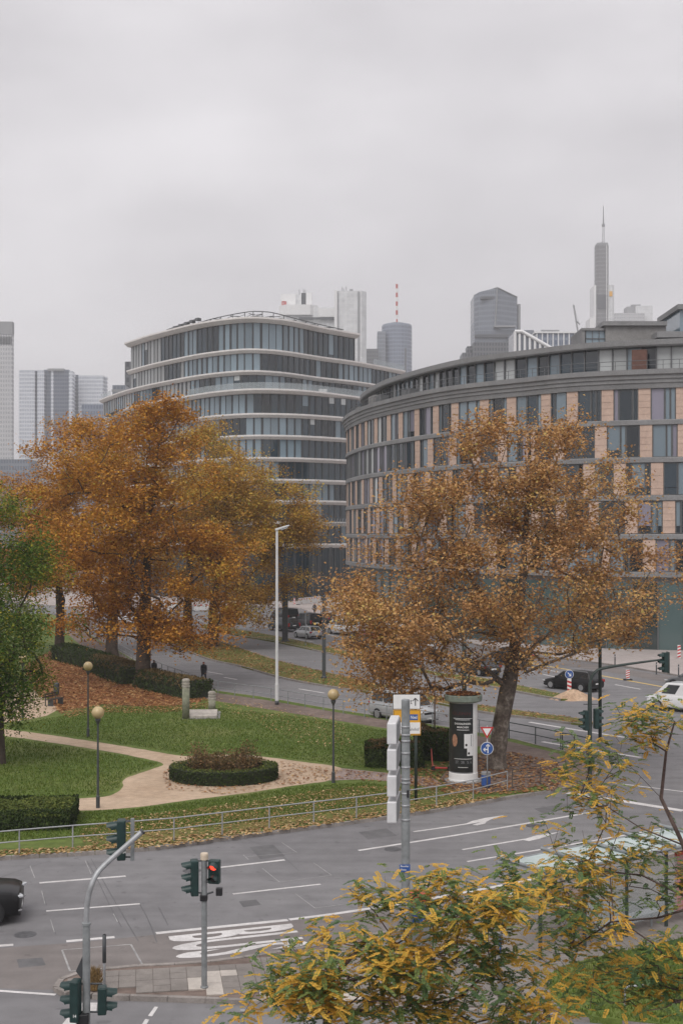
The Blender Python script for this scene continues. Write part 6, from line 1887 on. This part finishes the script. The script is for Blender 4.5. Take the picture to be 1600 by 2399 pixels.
def car(label, cat, loc, heading, style, paint, name, lights=False, glass_rear=True, rails=False, panel_van=False, group=None, amber=False):
    S = STY[style]
    L_, W, Hh = S['L'], S['W'], S['H']
    root = thing(name, label, cat, (loc.x, loc.y, 0.0), math.atan2(heading[1], heading[0]), group)
    pm = M['car_' + paint]
    mb = MB()
    rings = []
    for (t, zs, ws, zb) in S['st']:
        x = L_ / 2 - t * L_
        w = W / 2 * ws
        zm = zb + (zs - zb) * .52
        rings.append([(x, -w * .9, zb), (x, -w * .985, zb + .1), (x, -w, zm), (x, -w * .96, zs - .06), (x, -w * .86, zs), (x, 0, zs + .035), (x, w * .86, zs), (x, w * .96, zs - .06), (x, w, zm), (x, w * .985, zb + .1), (x, w * .9, zb)])
    k = len(rings[0])
    vs_ = [p for r in rings for p in r]
    fs = []
    for i in range(len(rings) - 1):
        for j in range(k):
            a, b_ = i * k + j, i * k + (j + 1) % k
            fs.append((a, b_, b_ + k, a + k))
    fs += [tuple(range(k))[::-1], tuple(range((len(rings) - 1) * k, len(rings) * k))]
    mb.add(vs_, fs, 0, True)
    bod = mb.build('body', pm, root)
    bod.modifiers.new('bevel', 'BEVEL').width = .025
    bod.modifiers['bevel'].limit_method = 'ANGLE'; bod.modifiers['bevel'].segments = 2; bod.modifiers['bevel'].angle_limit = .6
    b0, b1, t0, t1 = S['cab']
    bx0, bx1, tx0, tx1 = (L_ / 2 - q * L_ for q in (b0, b1, t0, t1))
    wb, wt = W / 2 * .93, W / 2 * (.82 if style == 'van' else .7)
    zb, zt = S['belt'] - .02, Hh
    B4 = [Vector((bx0, wb, zb)), Vector((bx0, -wb, zb)), Vector((bx1, -wb, zb)), Vector((bx1, wb, zb))]
    T4 = [Vector((tx0, wt, zt - .05)), Vector((tx0, -wt, zt - .05)), Vector((tx1, -wt, zt - .03)), Vector((tx1, wt, zt - .03))]
    midx = (tx0 + tx1) / 2
    mb = MB()
    mb.add(B4 + T4 + [Vector((midx, wt * .98, zt)), Vector((midx, -wt * .98, zt))],
           [(0, 4, 5, 1), (2, 6, 7, 3), (1, 5, 9, 6, 2), (3, 7, 8, 4, 0), (4, 8, 9, 5), (8, 7, 6, 9)], 0)
    mb.build('cabin', pm, root, bevel=.07, seg=3)
    def pane(a, b_, c, d, u0, u1, v0, v1, name='window', mat='car_glass', off=.012):
        """patch of the quad a-b-c-d (a,b bottom; d,c top), moved out along its normal"""
        nrm = (b_ - a).cross(d - a).normalized() * off
        f = lambda u, v: (a.lerp(b_, u)).lerp(d.lerp(c, u), v) + nrm
        q = [f(u0, v0), f(u1, v0), f(u1, v1), f(u0, v1)]
        q2 = [p - nrm * 1.6 for p in q]
        MB().add(q + q2, [(0, 1, 2, 3), (0, 4, 5, 1), (1, 5, 6, 2), (2, 6, 7, 3), (3, 7, 4, 0)]).build(name, M[mat], root)
    pane(B4[1], B4[0], T4[0], T4[1], .06, .94, .06, .93, 'windscreen')
    if glass_rear: pane(B4[3], B4[2], T4[2], T4[3], .1, .9, .12, .9, 'rear_window')
    for (a, b_, c, d) in ((B4[2], B4[1], T4[1], T4[2]), (B4[0], B4[3], T4[3], T4[0])):
        rear_first = a is B4[2]
        segs = [(.05, .32), (.35, .62), (.65, .9)] if style != 'sedan' else [(.06, .46), (.5, .9)]
        for (u0, u1) in segs:
            if not rear_first: u0, u1 = 1 - u1, 1 - u0
            frac = (u0 + u1) / 2 if rear_first else 1 - (u0 + u1) / 2
            if panel_van and frac < .62: continue
            pane(a, b_, c, d, u0, u1, .12, .86)
    for sx, sxn in ((.5 - .19, 1), (-.5 + .19, 1)):
        for sy in (-1, 1):
            x = sx * L_
            r = .33 if style in ('hatch', 'wagon', 'sedan') else .37
            wl = thing('wheel', None, None, (x, sy * (W / 2 - .1), r)); wl.parent = root
            MB().tube([(0, -.11, 0), (0, .11, 0)], r, 20).build('tyre', M['rubber'], wl)
            MB().tube([(0, -.122, 0), (0, .122, 0)], r * .66, 14).build('rim', M['rim'], wl)
            mbx = MB()
            for q in range(5):
                a_ = q * 6.2832 / 5
                mbx.box((r * .36 * math.cos(a_), sy * .125, r * .36 * math.sin(a_)), (r * .6, .012, .05), M=Matrix.Rotation(-a_, 3, 'Y'))
            mbx.build('spokes', M['galv'], wl)
            MB().tube([(x, sy * (W / 2 - .2), r + .02), (x, sy * (W / 2 - .008), r + .02)], r * 1.12, 18).build('wheel_arch', M['black'], root)
    zs = S['st'][1][1]
    zr = S['st'][-2][1]
    for sy in (-1, 1):
        MB().box((L_ / 2 - .13, sy * W * .36, zs - .07), (.36, .3, .085), -sy * .42).build('headlight', M['headlamp'], root, bevel=.025)
        MB().box((L_ / 2 - .05, sy * W * .36, .44), (.12, .34, .05), -sy * .3).build('fog_light', M['rim'], root, bevel=.015)
        hgt = .2 if style in ('hatch', 'wagon', 'sedan') else .42
        MB().box((-L_ / 2 + .07, sy * W * .405, zr - hgt / 2 - .02), (.16, .26, hgt), sy * .25).build('tail_light', M['tail'], root, bevel=.02)
        MB().box((bx0 - .3, sy * (W / 2 + .07), S['belt'] + .08), (.1, .2, .13)).build('mirror', pm, root, bevel=.03)
    if amber: MB().box((-L_ / 2 + .05, W * .405, zr - .2), (.16, .2, .09), .25).build('turn_signal', M['lens_amber'], root)
    MB().box((-L_ / 2 - .005, 0, zr - .32), (.02, .5, .11)).build('number_plate', M['white'], root)
    MB().box((L_ / 2 + .0, 0, .42), (.02, .5, .11)).build('number_plate', M['white'], root)
    MB().box((L_ / 2 - .01, 0, zs - .16), (.05, W * .5, .14)).build('grille', M['black'], root, bevel=.02)
    MB().box((L_ / 2 - .06, 0, .3), (.12, W * .76, .12)).build('bumper', M['black'], root, bevel=.03)
    MB().box((-L_ / 2 + .05, 0, .38), (.12, W * .8, .14)).build('bumper', M['black'], root, bevel=.03)
    if rails:
        for sy in (-1, 1):
            MB().tube([(tx0 - .2, sy * wt * .95, zt - .02), (tx0 - .35, sy * wt * .95, zt + .05), (tx1 + .25, sy * wt * .95, zt + .05), (tx1 + .1, sy * wt * .95, zt - .02)], .022, 6).build('roof_rail', M['rim'], root)
    return root

away = (-.366, .93)
gB = 'cars on the far carriageway'
car('black sport utility car entering on the near road, front end showing', 'car', Vector((-12.25, 39.7, 0)), (.985, .17), 'suv', 'black', 'sport_utility_car')
car('silver van with pale bonnet behind the yellow direction sign', 'car', G(946, 1689), (.63, -.78), 'van', 'silver', 'minivan')
car('black estate car with roof rails beside the red and white beacon', 'car', G(1338, 1619) + Vector((.3, 1.0, 0)), (-.66, .75), 'wagon', 'black', 'estate_car', rails=True, group=gB)
car('black sport utility car partly hidden by the plane tree trunk', 'car', G(1196, 1562) + Vector((.2, 1.5, 0)), (-.5, .87), 'suv', 'black', 'sport_utility_car', group=gB)
car('dark grey saloon car half hidden by drooping plane leaves', 'car', G(1122, 1583) + Vector((0, 1.2, 0)), (-.5, .87), 'sedan', 'anthracite', 'saloon_car', group=gB)
car('white panel van at the junction behind sparse yellow twigs', 'van', G(1565, 1672) + Vector((1.4, 1.2, 0)), (-.75, .66), 'van', 'white', 'panel_van', panel_van=True)
car('grey hatchback whose roof shows behind the white panel van', 'car', G(1585, 1618) + Vector((1.6, 1, 0)), (-.7, .71), 'hatch', 'grey', 'hatchback_car')
car('silver hatchback with red tail lights in front of the thin bare post', 'car', G(721, 1497) + Vector((0, 1.0, 0)), (-.5, .87), 'hatch', 'silver', 'hatchback_car', group=gB)
car('dark grey pickup like car beside the thick dark mast', 'car', G(664, 1480) + Vector((0, 1.4, 0)), (-.6, .8), 'suv', 'anthracite', 'sport_utility_car', group=gB)
car('black van ahead of the dark grey car near the thick mast', 'van', G(672, 1460) + Vector((-.4, 1.5, 0)), (-.55, .83), 'van', 'black', 'minibus', group=gB)
car('black van with lit tail lights beside the silver hatchback', 'van', G(722, 1474) + Vector((0, 1.6, 0)), (-.45, .89), 'van', 'black', 'minibus', group=gB)
car('white minibus with windows all round next to the slim dark mast', 'van', G(803, 1489) + Vector((0, 1.6, 0)), (-.5, .87), 'van', 'white', 'minibus', group=gB)
car('black hatchback with amber signal among the hanging plane leaves', 'car', G(842, 1522) + Vector((0, 1.2, 0)), (-.45, .89), 'hatch', 'black', 'hatchback_car', amber=True, group=gB)
car('dark red car in the lane beyond the black hatchback', 'car', G(874, 1502) + Vector((0, 1.2, 0)), (-.45, .89), 'hatch', 'red', 'hatchback_car', group=gB)
gW = 'white cars parked on the far plaza'
car('white sport utility car facing the bollards on the plaza', 'car', G(818, 1421) + Vector((0, 2, KZ)), (-.9, -.42), 'suv', 'white', 'sport_utility_car', group=gW)
car('white car seen through the gap under the rust plane trees', 'car', G(298, 1464) + Vector((0, 1, 0)), (-.95, .3), 'suv', 'white', 'sport_utility_car', group=gW)
car('white hatchback seen beyond the median plane trees', 'car', G(533, 1463) + Vector((0, 1, 0)), (-.8, .6), 'hatch', 'white', 'hatchback_car', group=gW)
car('dark saloon waiting ahead of the white minibus on the far carriageway', 'car', G(765, 1462) + Vector((0, 1.2, 0)), (-.45, .89), 'sedan', 'anthracite', 'saloon_car', group=gB)
car('white hatchback glimpsed between hanging twigs of the brown plane', 'car', G(925, 1480) + Vector((0, 1.2, 0)), (-.45, .89), 'hatch', 'white', 'hatchback_car', group=gB)
car('silver saloon glimpsed through the brown plane crown', 'car', G(985, 1530) + Vector((0, 1.2, 0)), (-.45, .89), 'sedan', 'silver', 'saloon_car', group=gB)
car('grey van queueing behind the dark red car', 'van', G(938, 1512) + Vector((0, 1.2, 0)), (-.45, .89), 'van', 'grey', 'minibus', group=gB)
car('white hatchback parked farther along the plaza behind the minibus', 'car', G(862, 1424) + Vector((0, 3, KZ)), (-.9, -.42), 'hatch', 'white', 'hatchback_car', group=gW)

# ------------------------------------------------------------------ road works, bollards
def beacon(u, v, label, arrow=False, h=1.0, group=None, flip=1):
    b = G(u, v, 0.0)
    t = thing('traffic_beacon', label, 'beacon', b, 0, group)
    MB().box((0, 0, .06), (.7, .35, .12)).build('rubber_foot', M['rubber'], t, bevel=.02)
    pl = MB().box((0, 0, .12 + h / 2), (.3, .04, h)).build('blade', M['white'], t)
    n = 4
    for k in range(n):
        z0 = .12 + (k + .1) * h / n
        s = .15
        q = [(-s, -.024, z0), (s, -.024, z0 + flip * .1 + .0), (s, -.024, min(.12 + h, z0 + flip * .1 + h / n * .5)), (-s, -.024, z0 + h / n * .5)]
        MB().add(q, [(0, 1, 2, 3)]).build('red_stripe', M['sign_red'], pl)
    if arrow:
        c = Vector((0, 0, .12 + h + .32))
        dk = disc(c, .32, M['white'], 'arrow_disc_border', t, -.03)
        disc(c, .29, M['sign_blue'], 'arrow_disc', dk, -.04)
        MB().box((.0, -.05, c.z), (.06, .01, .36), M=Matrix.Rotation(-.75, 3, 'Y')).box((.1, -.051, c.z - .04), (.05, .01, .2)).box((.04, -.052, c.z - .12), (.2, .01, .05)).build('white_arrow', M['white'], dk)
    return t
b = G(1333, 1638)
beacon(1333, 1632, 'red and white striped beacon with blue arrow disc on a sand heap', True, 1.2, None, -1)
t = thing('sand_heap', 'low tan sand heap at the tip of the narrow median', 'sand heap', (b.x + .3, b.y, 0))
mb = MB()
n = 26
rings = []
for k, (r, z) in enumerate(((1.5, 0), (1.15, .14), (.7, .4), (.35, .62), (.1, .7))):
    rings.append([(r * 1.1 * math.cos(6.2832 * j / n) * (1 + .12 * math.sin(j * 2.1 + k)), r * .8 * math.sin(6.2832 * j / n) * (1 + .1 * math.cos(j * 1.7)), z + (.03 * math.sin(j * 3.3) if k else 0)) for j in range(n)])
vs_ = [p for r in rings for p in r]
fs = [(k * n + j, k * n + (j + 1) % n, (k + 1) * n + (j + 1) % n, (k + 1) * n + j) for k in range(4) for j in range(n)] + [tuple(range(4 * n, 5 * n))]
mb.add(vs_, fs, 0, True).build('heap', M['sand'], t)
beacon(1590, 1545, 'red and white striped beacon standing before the ground floor glazing', False, 1.25)
beacon(1470, 1594, 'small striped beacon on the yellow site line', False, .75)
beacon(690, 1418, 'small striped beacon next to the site hoarding', False, 1.1)
gP = 'grey bollards along the plaza edge'
bol = None
for k_, (u, v) in enumerate(((1440, 1560), (1537, 1580), (1589, 1586), (1300, 1532), (1232, 1524), (1340, 1536), (752, 1438), (766, 1440), (780, 1443), (796, 1438), (810, 1436), (822, 1434))):
    p = G(u, v, KZ)
    if bol is None:
        t = thing('bollard', 'thin dark steel bollard on the pavement before the curved building glazing', 'bollard', p, 0, gP)
        MB().lathe([(.055, 0), (.055, 1.0), (.03, 1.04)], 10).build('shaft', M['pole_dark'], t)
        MB().lathe([(.08, 0), (.08, .04)], 10).build('foot', M['pole_dark'], t)
        MB().lathe([(.058, .8), (.058, .88)], 10).build('band', M['galv'], t)
        bol = t
    else:
        c = bol.copy(); COL.objects.link(c); c.location = p
        if k_ > 5: c['label'] = 'thin dark steel bollard in the row beside the white parked cars'
        for ch in bol.children:
            d_ = ch.copy(); COL.objects.link(d_); d_.parent = c
gH = 'red and white site barriers before the glass office'
def barrier(u0, v0, u1, v1, h, label):
    a, c = G(u0, v0, KZ), G(u1, v1, KZ)
    d = c - a
    t = thing('site_barrier', label, 'barrier', a, math.atan2(d.y, d.x), gH)
    n = max(2, int(d.length / .9))
    w = d.length / n
    MB().box((d.length / 2, .03, h / 2 + .1), (d.length, .03, h)).build('board', M['white'], t)
    for k in range(n):
        MB().box((k * w + w * .25, .012, h - .12), (w * .35, .012, .25)).build('red_field', M['hoard_red'], t)
    for k in range(n + 1):
        MB().box((k * w, .07, h / 2), (.06, .06, h + .1)).build('post', M['galv'], t)
    for k in (0, n):
        MB().box((k * w, .1, .05), (.2, .6, .1)).build('foot', M['rubber'], t)
barrier(700, 1417, 752, 1411, 1.0, 'long low red and white site barrier in front of the entrance')
barrier(713, 1392, 768, 1391, 1.3, 'site barrier set back against the glass office entrance')
barrier(766, 1411, 830, 1404, 1.0, 'low red and white site barrier behind the white parked cars')
barrier(330, 1432, 420, 1430, 1.2, 'red and white site barrier seen under the rust plane trees')
barrier(195, 1440, 270, 1436, 1.2, 'red and white site barrier beyond the farthest dark hedge')
barrier(455, 1432, 560, 1428, 1.0, 'low red and white site barrier beyond the white hatchback')
b = G(672, 1392, KZ)
t = thing('site_container', 'yellow site container with pale poster beside the thick mast', 'container', b, .1)
MB().box((0, 1, 1.6), (3.2, 2.2, 3.2)).build('shell', M['sign_yellow'], t, bevel=.05)
MB().box((.4, -.12, 1.9), (1.2, .03, 1.7)).build('poster', M['white'], t)
MB().box((.4, -.15, 2.3), (1.0, .03, .35)).build('poster_stripe', M['black'], t)
MB().box((-1.1, -.12, 1.1), (.8, .03, 2.1)).build('door', M['frame_grey'], t)

# ------------------------------------------------------------------ people
def person(label, loc, face, scale, top, legs, hat, z=KZ, pose=.22):
    """one continuous skinned figure, recoloured by height; walking"""
    me = bpy.data.meshes.new('person')
    J = {'pel': (0, 0, .95), 'spine': (0, .01, 1.18), 'chest': (0, .02, 1.38), 'neck': (0, .03, 1.5), 'head': (0, .05, 1.62), 'crown': (0, .05, 1.72)}
    V_, E_, Rr = [], [], []
    def av(p, r, par=None):
        V_.append(p); Rr.append(r)
        if par is not None: E_.append((par, len(V_) - 1))
        return len(V_) - 1
    pel = av(J['pel'], (.16, .12))
    sp = av(J['spine'], (.15, .11), pel); ch = av(J['chest'], (.18, .12), sp)
    nk = av(J['neck'], (.06, .06), ch); hd = av(J['head'], (.085, .1), nk); cr_ = av(J['crown'], (.07, .08), hd)
    for s in (-1, 1):
        st = pose * s
        hip = av((s * .1, 0, .9), (.1, .1), pel)
        kn = av((s * .1, st * .7 + .05, .5), (.07, .07), hip)
        an = av((s * .1, st * 1.2 - (.1 if s < 0 else 0), .09 + (.05 if s < 0 else 0)), (.05, .05), kn)
        av((s * .11, st * 1.2 + .15, .05 + (.02 if s < 0 else 0)), (.045, .035), an)
        sh = av((s * .2, .02, 1.4), (.075, .07), ch)
        el = av((s * .27, -st * .5, 1.12), (.055, .055), sh)
        wr = av((s * .26, -st * .9 + .08, .9), (.04, .04), el)
        hn = av((s * .25, -st * .9 + .12, .8), (.035, .045), wr)
    me.from_pydata(V_, E_, [])
    o = bpy.data.objects.new('person', me); COL.objects.link(o)
    md = o.modifiers.new('skin', 'SKIN'); o.modifiers.new('sub', 'SUBSURF').levels = 2
    if not me.skin_vertices: me.skin_vertices.new() if hasattr(me.skin_vertices, 'new') else None
    for i, r in enumerate(Rr): me.skin_vertices[0].data[i].radius = r
    me.skin_vertices[0].data[0].use_root = True
    dg = bpy.context.evaluated_depsgraph_get()
    ev = bpy.data.meshes.new_from_object(o.evaluated_get(dg))
    bpy.data.objects.remove(o)
    for m in (top, legs, 'skin', hat): ev.materials.append(M[m])
    for p in ev.polygons:
        c = p.center
        p.use_smooth = True
        if c.z > 1.52: p.material_index = 3 if (c.z > 1.63 or c.y < .06) else 2
        elif c.z > .84 and not (c.z < .87 and abs(c.x) > .2): p.material_index = 0
        elif abs(c.x) > .2: p.material_index = 2
        else: p.material_index = 1
    root = thing('person', label, 'person', (loc.x, loc.y, z), face)
    root.scale = (scale,) * 3
    link_mesh('body', ev, root)
    # coat skirt
    MB().lathe([(.2, .72), (.215, .85), (.2, 1.05), (.17, 1.2)], 14).build('coat_skirt', M[top], root)
    return root
person('person in a dark coat and red hood walking on the pavement by the railing', G(478, 1601, KZ), math.pi - .3, 1.0, 'cloth_dark', 'cloth_blue', 'hair_red')
person('person in dark clothes walking behind the hedge near the thick trunk', G(362, 1596, KZ), math.pi - .4, 1.0, 'cloth_dark', 'cloth_dark', 'cloth_dark')
person('person in blue crossing the road near the black vans', G(737, 1441, 0), .4, 1.0, 'cloth_blue', 'cloth_dark', 'hair_red', 0.0)

# ------------------------------------------------------------------ air
hz = MB().box((0, 1350, 155), (5900, 3400, 313)).build('haze', [])
hz.location.z = 0
tag(hz, 'pale even haze in the air over the city', 'haze', None, 'stuff')
m = bpy.data.materials.new('haze'); m.use_nodes = True
N_, L_ = m.node_tree.nodes, m.node_tree.links
N_.clear()
out = N_.new("ShaderNodeOutputMaterial"); pv = N_.new("ShaderNodeVolumePrincipled")
pv.inputs["Color"].default_value = (.93, .93, .95, 1)
pv.inputs["Density"].default_value = 0.0003
pv.inputs["Anisotropy"].default_value = 0.2
L_.new(pv.outputs["Volume"], out.inputs["Volume"])
hz.data.materials.append(m)
